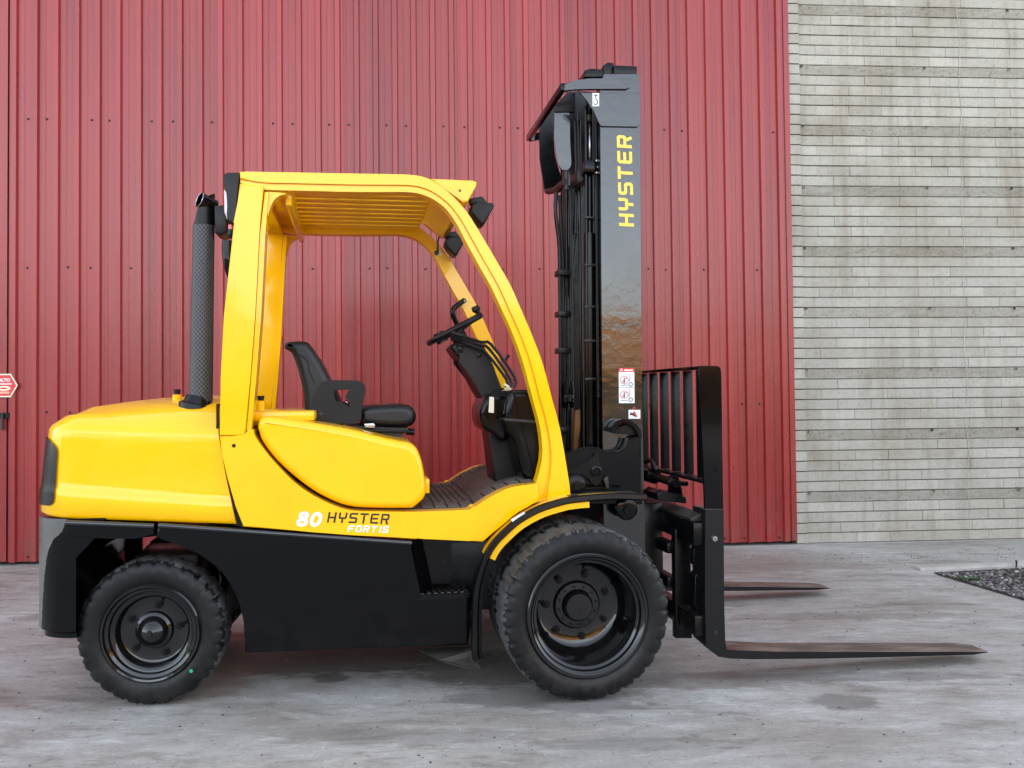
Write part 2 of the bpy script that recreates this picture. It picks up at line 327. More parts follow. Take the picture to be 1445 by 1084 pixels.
def soft_prism(bm, uz, v0, v1, r, seg=6):
    """outline extruded sideways with generously rounded cheeks"""
    q = [Vector(p) for p in uz]; n = len(q)
    area = sum(q[i].x * q[(i + 1) % n].y - q[(i + 1) % n].x * q[i].y for i in range(n)); sg = 1 if area > 0 else -1
    rings2 = [q]; sub = 3
    offs = [r * (1 - math.cos(math.pi / 2 * k / seg)) for k in range(seg + 1)]; cur = [p.copy() for p in q]
    for k in range(1, seg + 1):
        for _ in range(sub):
            d = (offs[k] - offs[k - 1]) / sub; nw = []
            for i in range(n):
                t = (cur[(i + 1) % n] - cur[(i - 1) % n]); t = t.normalized() if t.length > 1e-9 else Vector((1, 0)); nw.append(cur[i] + Vector((-t.y, t.x)) * sg * d)
            cur = [nw[i] * .92 + (nw[(i - 1) % n] + nw[(i + 1) % n]) * .04 for i in range(n)]
        for _ in range(3):                                   # let crowded corners close up instead of folding over
            for i in range(n):
                j = (i + 1) % n
                if (cur[j] - cur[i]).dot(q[j] - q[i]) <= 0: mid_ = (cur[i] + cur[j]) / 2; cur[i] = mid_.copy(); cur[j] = mid_.copy()
        rings2.append([p.copy() for p in cur])
    dep = [r * (1 - math.sin(math.pi / 2 * k / seg)) for k in range(seg + 1)]
    seq = [(rings2[k], v0 + dep[k]) for k in range(seg, -1, -1)] + [(rings2[k], v1 - dep[k]) for k in range(seg + 1)]
    vs_ = [[bm.verts.new((p.x, v, p.y)) for p in rg] for rg, v in seq]
    for a, b_ in zip(vs_, vs_[1:]):
        for i in range(n): bm.faces.new((a[i], a[(i + 1) % n], b_[(i + 1) % n], b_[i]))
    bm.faces.new(vs_[0][::-1]); bm.faces.new(vs_[-1])
def uzs(pts, v): return [(q.x, q.z) for q in (P(p[0], p[1], v) for p in pts)]
def plate(name, pts, v0, v1, mat, parent, bev=0.004, seg=2, at=None, smooth=30):
    bm = bmesh.new(); add_prism(bm, uzs(pts, v0 if at is None else at), v0, v1, bev, seg); return finish(name, bm, mat, parent, smooth)
def add_tube(bm, path, r, n=10, cap=True):
    path = [Vector(p) for p in path]; rings = []; pv = None
    for i, p in enumerate(path):
        t = (path[min(i + 1, len(path) - 1)] - path[max(i - 1, 0)]).normalized()
        if pv is None:
            a = Vector((0, 0, 1)) if abs(t.z) < 0.9 else Vector((0, 1, 0)); pv = t.cross(a).normalized()
        else: pv = (pv - t * pv.dot(t)).normalized()
        q = t.cross(pv); rr = r[i] if isinstance(r, (list, tuple)) else r
        rings.append([bm.verts.new(p + (pv * math.cos(2 * math.pi * k / n) + q * math.sin(2 * math.pi * k / n)) * rr) for k in range(n)])
    for a, b_ in zip(rings, rings[1:]):
        for k in range(n): bm.faces.new((a[k], a[(k + 1) % n], b_[(k + 1) % n], b_[k]))
    if cap: bm.faces.new(rings[0][::-1]); bm.faces.new(rings[-1])
def tube(name, path, r, mat, parent, n=10):
    bm = bmesh.new(); add_tube(bm, path, r, n); return finish(name, bm, mat, parent, 40)
def add_lathe(bm, prof, n=48, c=(0, 0, 0), closed=False):
    """profile of (radius, v) turned about the sideways axis"""
    rings = []
    for r, v in prof:
        if r < 1e-5: rings.append([bm.verts.new((c[0], c[1] + v, c[2]))]); continue
        rings.append([bm.verts.new((c[0] + r * math.cos(2 * math.pi * k / n), c[1] + v, c[2] + r * math.sin(2 * math.pi * k / n))) for k in range(n)])
    for a, b_ in zip(rings, rings[1:]):
        for k in range(n):
            k2 = (k + 1) % n
            if len(a) == 1 and len(b_) == 1: continue
            if len(a) == 1: bm.faces.new((a[0], b_[k], b_[k2]))
            elif len(b_) == 1: bm.faces.new((a[k], a[k2], b_[0]))
            else: bm.faces.new((a[k], a[k2], b_[k2], b_[k]))
def add_sweep(bm, path, sect):
    """path of (u, z), section of (offset along the left normal, v)"""
    rings = []
    for i, p in enumerate(path):
        a = Vector(path[max(i - 1, 0)]); b_ = Vector(path[min(i + 1, len(path) - 1)]); t = (b_ - a).normalized(); nn = Vector((-t.y, t.x))
        rings.append([bm.verts.new((p[0] + nn.x * o, v, p[1] + nn.y * o)) for o, v in sect])
    k = len(sect)
    for a, b_ in zip(rings, rings[1:]):
        for j in range(k): bm.faces.new((a[j], a[(j + 1) % k], b_[(j + 1) % k], b_[j]))
    bm.faces.new(rings[0][::-1]); bm.faces.new(rings[-1])
def strip2d(pts, t, closed=False):
    """outline quads of a stroked polyline with mitred corners"""
    q = [Vector(p) for p in pts]; n = len(q); L = []; Rr = []
    for i in range(n):
        a = q[(i - 1) % n] if (closed or i > 0) else None; c = q[(i + 1) % n] if (closed or i < n - 1) else None
        d0 = (q[i] - a).normalized() if a is not None else (c - q[i]).normalized(); d1 = (c - q[i]).normalized() if c is not None else d0
        n0 = Vector((-d0.y, d0.x)); n1 = Vector((-d1.y, d1.x)); mm = (n0 + n1)
        mm = mm.normalized() if mm.length > 1e-6 else n0; k = (t / 2) / max(0.35, mm.dot(n0)); L.append(q[i] + mm * k); Rr.append(q[i] - mm * k)
    r = range(n if closed else n - 1)
    return [(L[i], L[(i + 1) % n], Rr[(i + 1) % n], Rr[i]) for i in r]
def ell(cx, cy, rx, ry, n=16): return [(cx + rx * math.cos(2 * math.pi * i / n), cy + ry * math.sin(2 * math.pi * i / n)) for i in range(n)]
GLY = {  # strokes in a 0.8 x 1 box
 'H': [[(.1, 0), (.1, 1)], [(.7, 0), (.7, 1)], [(.2, .5), (.6, .5)]],
 'Y': [[(.1, 1), (.1, .55), (.16, .46), (.64, .46), (.7, .55), (.7, 1)], [(.4, .36), (.4, 0)]],
 'S': [[(.78, .9), (.17, .9), (.1, .83), (.1, .57), (.17, .5), (.63, .5), (.7, .43), (.7, .17), (.63, .1), (.02, .1)]],
 'T': [[(0, .9), (.8, .9)], [(.4, .8), (.4, 0)]],
 'E': [[(.78, .9), (.17, .9), (.1, .83), (.1, .17), (.17, .1), (.78, .1)], [(.2, .5), (.72, .5)]],
 'R': [[(.1, 0), (.1, .9), (.63, .9), (.7, .83), (.7, .53), (.63, .46), (.2, .46)], [(.52, .36), (.68, 0)]],
 'F': [[(.1, 0), (.1, .83), (.17, .9), (.78, .9)], [(.2, .5), (.68, .5)]],
 'I': [[(.25, 0), (.25, 1)]],
}
CLOSED = {'O': [[(.1, .2), (.2, .1), (.6, .1), (.7, .2), (.7, .8), (.6, .9), (.2, .9), (.1, .8)]],
          '0': [ell(.4, .5, .30, .40, 20)], '8': [ell(.4, .29, .29, .20, 18), ell(.4, .735, .25, .175, 18)]}
def word(name, text, place, mat, parent, adv=0.95, t=0.2, shear=0.0, thick=0.0015, aspect=1.0):
    """place(x, y) -> truck point on the surface; letters are thin raised film"""
    bm = bmesh.new(); x = 0
    for ch in text:
        segs = [(s, False) for s in GLY.get(ch, [])] + [(s, True) for s in CLOSED.get(ch, [])]
        for si, (s, cl) in enumerate(segs):
            for qd in strip2d(s, t, cl):
                vv = [place((x + p.x + shear * p.y) * aspect, p.y) for p in qd]
                lo = [bm.verts.new((p.x, p.y - thick - 0.0004 * si, p.z)) for p in vv]; bm.faces.new(lo)
        x += 0.55 if ch == 'I' else adv
    return finish(name, bm, mat, parent, 0)

# ================================================================== SETTING
bm = bmesh.new(); bmesh.ops.create_grid(bm, x_segments=2, y_segments=2, size=600)
gr = finish('ground', bm, GROUND, None, 0); gr['kind'] = 'structure'

# ---- red metal wall: frame with s running left from its right edge, n towards the yard
WB = Vector((2.345, 7.384, 0)); WDL = Vector((-0.99577, -0.0919, 0)); WN = Vector((0.0919, -0.99577, 0)); WH = 11.5
def WS(px, py):
    d = ray(px, py); t = (WB - CAMP).dot(WN) / d.dot(WN); q = CAMP + d * t; return (q - WB).dot(WDL), q.z
def wpt(s, o, z): return WB + WDL * s + WN * o + Vector((0, 0, z))
wall = empty('metal_clad_wall', WB); tag(wall, 'tall red ribbed sheet metal wall behind the yellow forklift', 'wall')
def wmesh(name, bm, mat, smooth=0):
    o = finish(name, bm, mat, None, smooth); o.parent = wall; o.matrix_parent_inverse = Matrix.Translation(-WB); return o
ribs = [0.113 + 0.1526 * k for k in range(7)] + [1.181 + 0.1518 * k for k in range(23)] + [4.673 + 0.1555 * k for k in range(11)]
RW, RH, RUN = 0.036, 0.027, 0.008
def sheet(s0, s1, rs, zb=0.030, lift=0.0):
    """one ribbed sheet; rs are the left-in-picture... right edges of its ribs measured from the wall's right end"""
    bm = bmesh.new(); prof = [(s0, 0.0)]
    for r in sorted(rs):   # rib spans r-RW-2RUN .. r  (s grows to the left)
        prof += [(r - RW - 2 * RUN, 0.0), (r - RW - RUN, RH), (r - RUN, RH), (r, 0.0)]
        prof += [(r + 0.05, 0.0), (r + 0.053, 0.0018), (r + 0.058, 0.0018), (r + 0.061, 0.0)]
    prof = [p for p in prof if s0 - 1e-6 <= p[0] <= s1 + 1e-6] + [(s1, 0.0)]
    zs = [zb, 1.1, 2.25, 3.4, 4.6, 7.0, WH]
    cols = [[bm.verts.new(wpt(s, o + lift, z)) for s, o in prof] for z in zs]
    for a, b_ in zip(cols, cols[1:]):
        for i in range(len(prof) - 1): bm.faces.new((a[i], a[i + 1], b_[i + 1], b_[i]))
    r = bmesh.ops.extrude_face_region(bm, geom=bm.faces[:])
    bmesh.ops.translate(bm, verts=[g for g in r['geom'] if isinstance(g, bmesh.types.BMVert)], vec=-WN * 0.0016)
    return wmesh('cladding_sheet', bm, REDW)
edges = list(range(0, len(ribs), 6))
for j, i0 in enumerate(edges):
    rs = ribs[i0:i0 + 6]
    lo = rs[0] - 0.075 if i0 else 0.047
    hi = (ribs[i0 + 6] - 0.075) if i0 + 6 < len(ribs) else 6.245
    sheet(lo + 0.001, hi - 0.001, rs, 0.030 + random.uniform(-0.006, 0.006), 0.0015 * (j % 2))
# flat sliding door leaf at the far left and further ribbed sheets past the frame
bm = bmesh.new()
for s0, s1 in ((6.252, 7.6),):
    c = [wpt(s0, -0.01, 0.03), wpt(s1, -0.01, 0.03), wpt(s1, 0.012, 0.03), wpt(s0, 0.012, 0.03)]
    lo = [bm.verts.new(p) for p in c]; hi = [bm.verts.new(p + Vector((0, 0, WH - 0.03))) for p in c]
    bm.faces.new(lo[::-1]); bm.faces.new(hi)
    for i in range(4): bm.faces.new((lo[i], lo[(i + 1) % 4], hi[(i + 1) % 4], hi[i]))
wmesh('door_leaf', bm, REDW)
for k in range(6):
    s0 = 7.61 + k * 0.93; sheet(s0, s0 + 0.928, [s0 + 0.08 + 0.155 * q for q in range(6)])
def wbox(name, s0, s1, o0, o1, z0, z1, mat, bev=0.0):
    bm = bmesh.new(); v = []
    for z in (z0, z1): v += [bm.verts.new(wpt(s, o, z)) for s, o in ((s0, o0), (s1, o0), (s1, o1), (s0, o1))]
    for f in ((3, 2, 1, 0), (4, 5, 6, 7), (0, 1, 5, 4), (1, 2, 6, 5), (2, 3, 7, 6), (3, 0, 4, 7)): bm.faces.new([v[i] for i in f])
    if bev: bmesh.ops.bevel(bm, geom=bm.edges[:], offset=bev, segments=2, affect='EDGES')
    return wmesh(name, bm, mat)
wbox('corner_trim', -0.004, 0.044, -0.05, 0.016, 0.03, WH, REDW, 0.003)
wbox('corner_trim', 0.0445, 0.062, -0.05, 0.006, 0.03, WH, REDW, 0.002)
wbox('wall_core', 0.01, 13.2, -0.30, -0.06, 0.0, WH - 0.02, SOIL)
wbox('latch_plate', 6.222, 6.42, 0.014, 0.030, 1.125, 1.165, BLK2, 0.002)
wbox('latch_bolt', 6.262, 6.280, 0.030, 0.045, 1.035, 1.160, GREASE, 0.002)
# screws with washers, too small to pick apart
bm = bmesh.new()
for row, z in enumerate((3.44, 2.285, 1.165, 0.058)):
    for k, r in enumerate(ribs):
        if k % 3 == (row + 1) % 3 or random.random() < .12: continue
        p = wpt(r + 0.036 + random.uniform(-.012, .012), 0.0045, z + random.uniform(-0.004, 0.004)); q = WN
        mt_ = Matrix.Translation(p) @ q.to_track_quat('Z', 'Y').to_matrix().to_4x4()
        bmesh.ops.create_cone(bm, cap_ends=True, segments=8, radius1=0.0095, radius2=0.008, depth=0.004, matrix=mt_)
        bmesh.ops.create_cone(bm, cap_ends=True, segments=6, radius1=0.0055, radius2=0.005, depth=0.008, matrix=mt_ @ Matrix.Translation((0, 0, 0.005)))
o = wmesh('screws', bm, SCR); o['kind'] = 'stuff'

# ---- hexagonal ALTO sign on the door leaf
sg_s, sg_z = WS(28, 544); sg_c = sg_s + 0.101
sign = empty('warning_sign', wpt(sg_c, 0.032, sg_z)); sign.rotation_euler = (R(90), 0, math.atan2(-WDL.y, -WDL.x))
tag(sign, 'hexagonal red and cream sign reading ALTO on red metal wall', 'sign')
def smesh(name, pts, h0, h1, mat, hole=None):
    bm = bmesh.new(); a = [bm.verts.new((x, y, h0)) for x, y in pts]; b_ = [bm.verts.new((x, y, h1)) for x, y in pts]; n = len(pts)
    bm.faces.new(b_); bm.faces.new(a[::-1])
    for i in range(n): bm.faces.new((a[i], a[(i + 1) % n], b_[(i + 1) % n], b_[i]))
    return finish(name, bm, mat, sign, 0)
hexa = lambda r: [(r * math.cos(R(60 * i)), r * math.sin(R(60 * i)) * 1.02) for i in range(6)]
smesh('sign_plate', hexa(0.101), 0, 0.003, CREAM); smesh('red_field', hexa(0.090), 0.0032, 0.004, REDD)
tc = bpy.data.curves.new('sign_word', 'FONT'); tc.body = 'ALTO'; tc.size = 0.033; tc.align_x = 'CENTER'; tc.extrude = 0.0004; tc.offset = 0.0012
to = bpy.data.objects.new('sign_word', tc); COL.objects.link(to); dg = bpy.context.evaluated_depsgraph_get()
tme = bpy.data.meshes.new_from_object(to.evaluated_get(dg)); bpy.data.objects.remove(to)
tme.materials.clear(); tme.materials.append(WHT); to = bpy.data.objects.new('sign_word', tme); COL.objects.link(to); to.parent = sign; to.location = (0.003, 0.031, 0.005)
for y, x0, x1 in ((0.014, -0.058, 0.058), (0.006, -0.060, 0.056)): smesh('text_line', [(x0, y), (x1, y), (x1, y + 0.004), (x0, y + 0.004)], 0.0042, 0.0048, WHT)
smesh('pictogram', ell(0, -0.022, 0.050, 0.018, 20), 0.0042, 0.0050, CREAM); smesh('pictogram', ell(0, -0.022, 0.030, 0.007, 14), 0.0052, 0.0056, REDD)
for y in (-0.052, -0.060): smesh('text_line', [(-0.04, y), (0.04, y), (0.04, y + 0.004), (-0.04, y + 0.004)], 0.0042, 0.0048, CREAM)

# ---- concrete block wall
BD = Vector((1, 0.07, 0)).normalized(); BN = Vector((0.07, -1, 0)).normalized(); B0 = Vector((2.347, 7.400, 0))
bwall = empty('block_wall', B0, math.atan2(BD.y, BD.x)); tag(bwall, 'pale grey concrete block wall to the right of the red metal wall', 'wall')
CH, BLN = 0.0855, 0.2860
def block_mesh(L, seed, rough=False):
    rnd = random.Random(seed); bm = bmesh.new()
    e = 0.0008; add_box(bm, (e / 2, -0.0, 0.005), (L - e / 2, 0.10, CH - 0.0035), 0.0022, 1)
    return bm
def mk(name, L, seed, mat, n=3):
    res = []
    for k in range(n):
        o = finish(name, block_mesh(L, seed + k), mat, None, 0); res.append(o.data); bpy.data.objects.remove(o)
    return res
FULL = mk('block', BLN, 1, BLOCK); HALF = mk('block', BLN / 2, 9, BLOCK)
cands = []; ncourse = int(WH / CH)
PIL = 0.095                                            # pilaster strip beside the red wall
for c in range(ncourse):
    if c % 6 == 4: continue                            # rough cast band courses
    x = PIL + 0.002 + (0 if c % 2 else -BLN / 2)
    first = True
    while x < 9.5:
        if x < PIL: cands.append((c, PIL + 0.002, HALF)); x += BLN; continue
        cands.append((c, x, FULL)); x += BLN
def vis(c, x): # how large it shows: prefer those in the picture
    z = c * CH
    inframe = (x < 2.35 and z < 4.62)
    return (0 if inframe else 1, x + abs(z - 1.3) * 0.1)
cands.sort(key=lambda t: vis(t[0], t[1]))
rest = bmesh.new()
for i, (c, x, kind) in enumerate(cands):
    oy = random.uniform(-0.0035, 0.0035); me = random.choice(kind)
    if i < 300:
        o = bpy.data.objects.new('block', me); COL.objects.link(o); o.parent = bwall; o.location = (x, oy, c * CH); o.rotation_euler = (random.uniform(-.01, .01), 0, random.uniform(-.004, .004))
    else:
        tmp = bmesh.new(); tmp.from_mesh(me); bmesh.ops.translate(tmp, verts=tmp.verts, vec=(x, oy, c * CH))
        m2 = bpy.data.meshes.new('t'); tmp.to_mesh(m2); tmp.free(); rest.from_mesh(m2); bpy.data.meshes.remove(m2)
o = finish('far_blocks', rest, BLOCK, bwall, 0); o['kind'] = 'stuff'
for c in range(4, ncourse, 6):
    bm = bmesh.new(); n = 120; rnd = random.Random(c); L0 = PIL
    rows = [[bm.verts.new((L0 + (9.6 - L0) * i / n, -0.002 + rnd.uniform(-0.003, 0.003), c * CH + z + (rnd.uniform(-0.002, 0.002)))) for i in range(n + 1)] for z in (0.004, CH * 0.35, CH * 0.7, CH - 0.004)]
    for a, b_ in zip(rows, rows[1:]):
        for i in range(n): bm.faces.new((a[i], a[i + 1], b_[i + 1], b_[i]))
    for rr, zz in ((rows[0], 0.004), (rows[-1], CH - 0.004)):
        bk = [bm.verts.new((v.co.x, 0.09, v.co.z)) for v in rr]
        for i in range(n): bm.faces.new((rr[i], rr[i + 1], bk[i + 1], bk[i]))
    finish('cast_band', bm, BLOCKR, bwall, 0)
    for hx in (PIL + 0.02, 1.19, 1.94, 2.9):           # tie holes
        bm = bmesh.new(); add_lathe(bm, [(0.012, -0.006), (0.010, 0.0), (0.0, 0.001)], 10, (hx, -0.002, (c + 1) * CH - 0.012)); finish('tie_hole', bm, BLD, bwall, 0)
PB = mk('pilaster_block', PIL, 21, BLOCK)
for c in range(ncourse):
    o = bpy.data.objects.new('pilaster_block', random.choice(PB)); COL.objects.link(o); o.parent = bwall; o.location = (0.0, -0.022 + random.uniform(-.002, .002), c * CH)
bm = bmesh.new(); add_box(bm, (0.0, 0.0075, 0), (9.6, 0.30, WH - 0.01)); finish('mortar_core', bm, MORT, bwall, 0)
bm = bmesh.new()
pth = [(1.50 + 0.01 * math.sin(i * 1.3) + random.uniform(-.006, .006), -0.006, 0.02 + i * 0.12) for i in range(54)]
add_tube(bm, pth, [random.uniform(0.001, 0.0035) for _ in pth], 6); finish('mortar_drip', bm, KERB, bwall, 60)

# ---- gravel bed at the right, its kerb and a weed
ga, gb_, gc, gd = G(1317, 808.5), G(1445, 802), G(1445, 848), G(1324, 812)
edge_d = (gc - gd).normalized(); far_d = (gb_ - ga).normalized()
poly = [ga, ga + far_d * 7, ga + far_d * 7 + edge_d * 4, gd + edge_d * 4, gd]
bm = bmesh.new(); bm.faces.new([bm.verts.new((p.x, p.y, 0.004)) for p in poly]); o = finish('gravel_bed', bm, SOIL, None, 0); o['kind'] = 'structure'
_t = bmesh.new(); bmesh.ops.create_icosphere(_t, subdivisions=1, radius=1); _t.verts.ensure_lookup_table(); ICO_V = [v.co.copy() for v in _t.verts]; ICO_F = [[v.index for v in f.verts] for f in _t.faces]; _t.free()
def ico(bm, M):
    vv = [bm.verts.new(M @ c) for c in ICO_V]
    for f in ICO_F: bm.faces.new([vv[i] for i in f])
bm = bmesh.new()
for i in range(9000):
    a = random.uniform(0, 1) ** 1.5 * 3.2; b_ = random.uniform(0.02, 1.0) * 2.4
    q = ga + far_d * a + edge_d * b_
    side = (q - gd).cross(edge_d).z
    if side > 0: continue
    r = random.uniform(0.005, 0.014)
    M = Matrix.Translation((q.x, q.y, 0.004 + r * 0.45)) @ Matrix.Rotation(random.uniform(0, 6.28), 4, 'Z') @ Matrix.Rotation(random.uniform(-.5, .5), 4, 'X') @ Matrix.Diagonal((r * random.uniform(.8, 1.5), r, r * random.uniform(.5, .9), 1))
    ico(bm, M)
o = finish('gravel', bm, STONE, None, 0); o['kind'] = 'stuff'; tag(o, 'loose grey gravel filling the bed beside the yard', 'gravel')
bm = bmesh.new(); k0 = G(1299, 805.5); k1 = k0 + far_d * 7.3; wdt = Vector((-far_d.y, far_d.x, 0)) * 0.075
lo = [bm.verts.new(p + Vector((0, 0, 0.0))) for p in (k0, k1, k1 + wdt, k0 + wdt)]; hi = [bm.verts.new(v.co + Vector((0, 0, 0.018))) for v in lo]
bm.faces.new(hi)
for i in range(4): bm.faces.new((lo[i], lo[(i + 1) % 4], hi[(i + 1) % 4], hi[i]))
o = finish('kerb_strip', bm, KERB, None, 0); o['kind'] = 'structure'
bm = bmesh.new(); wc = G(1369, 821)
for i in range(80):
    a = random.uniform(0, 6.28); rr = random.uniform(0, 0.055); b0 = wc + Vector((math.cos(a) * rr * 1.5, math.sin(a) * rr * 0.8, 0.004)); ln = random.uniform(0.012, 0.032)
    dr = Vector((math.cos(a + random.uniform(-1, 1)), math.sin(a), 0)) * ln * 0.8; tip = b0 + dr + Vector((0, 0, ln)); sdv = dr.cross(Vector((0, 0, 1))).normalized() * 0.006
    mid = (b0 + tip) / 2 + Vector((0, 0, ln * 0.2)); vv = [bm.verts.new(p) for p in (b0, mid + sdv, tip, mid - sdv)]; bm.faces.new(vv)
o = finish('weed', bm, LEAF, None, 0); tag(o, 'small green weed growing out of the gravel', 'weed')
sp_ = G(1434, 801); bm = bmesh.new(); add_tube(bm, [sp_, sp_ + Vector((0.004, 0, 0.035)), sp_ + Vector((0, 0, 0.05))], [0.006, 0.006, 0.009], 8); o = finish('anchor_stub', bm, GREASE, None, 0); tag(o, 'short rusty stub standing on the pale kerb by the gravel', 'stub')

# loose grit and chips of stone on the concrete
bm = bmesh.new()
for i in range(2600):
    q = Vector((random.uniform(-3.6, 4.2), random.uniform(2.2, 7.2) if random.random() < .6 else random.gauss(6.9, .25), 0)); r = random.uniform(0.0012, 0.0042) * (1.6 if random.random() < .05 else 1)
    if q.y > 6.75 + q.x * .09: continue
    ico(bm, Matrix.Translation((q.x, q.y, r * .4)) @ Matrix.Rotation(random.uniform(0, 6), 4, 'Z') @ Matrix.Diagonal((r * random.uniform(.8, 2), r, r * .7, 1)))
o = finish('grit', bm, STONE, None, 0); o['kind'] = 'stuff'; tag(o, 'tiny loose grit scattered over the concrete yard', 'grit')

# ---- across the yard, behind the viewer: what the glossy paint mirrors
ob = empty('plastered_building', (15, -27, 0)); tag(ob, 'ochre plastered building standing across the yard', 'building')
bm = bmesh.new(); add_box(bm, (-12, -4, 0), (40, 4, 3.9)); finish('building_body', bm, OCH, ob, 0)
bm = bmesh.new(); add_box(bm, (-12.3, -4.3, 3.9), (40.3, 4.3, 4.15)); finish('roof_slab', bm, OCH, ob, 0)
for x in (-7, -3, 1.5, 6): bm = bmesh.new(); add_box(bm, (x, 3.98, 1.0), (x + 1.4, 4.03, 2.4)); finish('window', bm, BLK, ob, 0)
bm = bmesh.new(); rnd = random.Random(5)  # unseen foliage added to darken the lower part of the reflections
for i in range(7500):
    x = rnd.uniform(-45, 45); p = Vector((x, -19.5 + rnd.uniform(-.6, .6), rnd.uniform(0.05, 2.0 + .25 * math.sin(x * .9) + .2 * math.sin(x * 2.3))))
    M = Matrix.Translation(p) @ Matrix.Rotation(rnd.uniform(0, 6), 4, 'Z') @ Matrix.Rotation(rnd.uniform(-1.4, 1.4), 4, 'X'); s = rnd.uniform(0.12, 0.3)
    bm.faces.new([bm.verts.new(M @ Vector(q)) for q in ((-s, -s * .6, 0), (s, -s * .5, .03), (s * .7, s * .7, 0), (-s * .8, s * .6, .03))])
o = finish('added_hedge', bm, TREE, None, 0); o['kind'] = 'stuff'; tag(o, 'unseen strip of dark foliage added to darken reflections, in front of the ochre building', 'added_hedge')
bm = bmesh.new(); rnd = random.Random(3)
for k in range(26):
    cx = -62 + k * 4.6 + rnd.uniform(-1.5, 1.5); cy = -36 + rnd.uniform(-4, 4); hh = rnd.uniform(3.5, 7.5)
    for i in range(170):
        a = rnd.uniform(0, 6.28); el = rnd.uniform(-0.9, 1.5); rr = rnd.uniform(0.7, 1.0)
        p = Vector((cx + math.cos(a) * math.cos(el) * 2.6 * rr, cy + math.sin(a) * math.cos(el) * 2.2 * rr, hh * 0.55 + math.sin(el) * hh * 0.45 * rr))
        M = Matrix.Translation(p) @ Matrix.Rotation(rnd.uniform(0, 6), 4, 'Z') @ Matrix.Rotation(rnd.uniform(-1, 1), 4, 'X'); s = rnd.uniform(0.3, 0.7)
        bm.faces.new([bm.verts.new(M @ Vector(q)) for q in ((-s, -s * .6, 0), (s, -s * .5, .1), (s * .7, s * .7, 0), (-s * .8, s * .6, .1))])
    add_tube(bm, [(cx, cy, 0), (cx + .1, cy, hh * .6)], [0.16, 0.08], 6)
o = finish('tree_belt', bm, TREE, None, 0); o['kind'] = 'stuff'; tag(o, 'far belt of trees across the yard', 'trees')

# ================================================================== FORKLIFT
# truck coordinates: u forward, v sideways away from the near body side, z up
W = 1.20                                               # body width
FL = empty('forklift', ORG, TH); tag(FL, 'yellow and black forklift truck parked on the concrete yard', 'forklift')
def zline(p0, p1, v=0.02):
    a = P(*p0, v); b_ = P(*p1, v); return lambda u: a.z + (b_.z - a.z) * (u - a.x) / (b_.x - a.x)

# ---- counterweight: rings around its plan, stacked upwards
def plan(uf, us, rc, v0, inset, nside=7, narc=32, nrear=6):
    """near front corner -> along the near side -> round the rear -> far front corner"""
    i = inset; r = max(rc - i, 0.02); pts = []
    cu = us - rc + i + r; ce = v0 + i + r                # centre of the rear corner
    for k in range(nside): pts.append((uf + (cu - uf) * k / nside, v0 + i))
    for k in range(narc + 1): a = math.pi / 2 * k / narc; pts.append((cu - r * math.sin(a), ce - r * math.cos(a)))
    half = pts[:]
    mid = [(cu - r, ce + (W - 2 * ce) * k / nrear) for k in range(1, nrear)]
    return half + mid + [(u, W - v) for u, v in reversed(half)]
US, RC, V0 = -2.075, 0.20, 0.02
zb = zline((94, 732), (332, 740)); zc = zline((97, 692), (325, 710)); zs = zline((108, 604), (306, 611)); zt = zline((109, 589), (306, 590))
crown = lambda u: P(166, 565, .6).z + (P(308, 558, .6).z - P(166, 565, .6).z) * (u + 2.0588) / 0.458
def cw_front(z):   # slanted front edge of the counterweight (the gap to the side panel)
    tab = [(P(333, 738, .02), ), (P(318, 671, .02), ), (P(307, 610, .02), ), (P(306, 575, .02), )]
    pts = [(q[0].z, q[0].x) for q in tab]
    if z <= pts[0][0]: return pts[0][1]
    for (z0, u0), (z1, u1) in zip(pts, pts[1:]):
        if z <= z1: return u0 + (u1 - u0) * (z - z0) / (z1 - z0)
    return pts[-1][1]
def ringpts(zf, inset, rear_drop=0.0, lean=0.0):
    uf0 = cw_front(zf(-1.5)); o = []
    for u, v in plan(uf0, US - lean * 0, RC, V0, inset):
        o.append(Vector((u + lean * min(1, max(0, (US - u) / RC)), v, zf(max(u, -2.3)) - rear_drop * max(0, (US - u) / RC) ** 2)))
    return o
levels = [(zb, 0.014, 0, .012), (lambda u: zb(u) + .012, 0.0, 0, .012), (lambda u: zc(u) - .006, 0.0, 0, .018), (lambda u: zc(u) + .006, 0.006, 0, .018)]
for k in range(1, 9): levels.append((lambda u, k=k: zc(u) + .006 + (zs(u) - .022 - zc(u) - .006) * k / 8, 0.006 + 0.006 * k / 8, 0, .018 + .016 * k / 8))
levels += [(lambda u: zs(u) - .008, 0.014, .002, .038), (lambda u: zs(u) + .004, 0.020, 0.004, .042), (lambda u: zs(u) + .016, 0.030, 0.008, .048), (lambda u: zs(u) + .030, 0.046, .012, .055), (lambda u: zt(u) + .008, 0.072, 0.018, .06), (lambda u: crown(u) - .050, 0.115, 0.024, .06), (lambda u: crown(u) - .026, 0.20, 0.03, .05), (lambda u: crown(u) - .010, 0.32, 0.03, .04), (lambda u: crown(u), 0.44, 0.03, .03)]
bm = bmesh.new(); rings = [[bm.verts.new(p) for p in ringpts(zf, i, d, l)] for zf, i, d, l in levels]; NP = len(rings[0])
for a, b_ in zip(rings, rings[1:]):
    for k in range(NP): bm.faces.new((a[k], a[(k + 1) % NP], b_[(k + 1) % NP], b_[k]))
bm.faces.new(rings[-1]); bm.faces.new(rings[0][::-1])
finish('counterweight', bm, YEL, FL, 50)
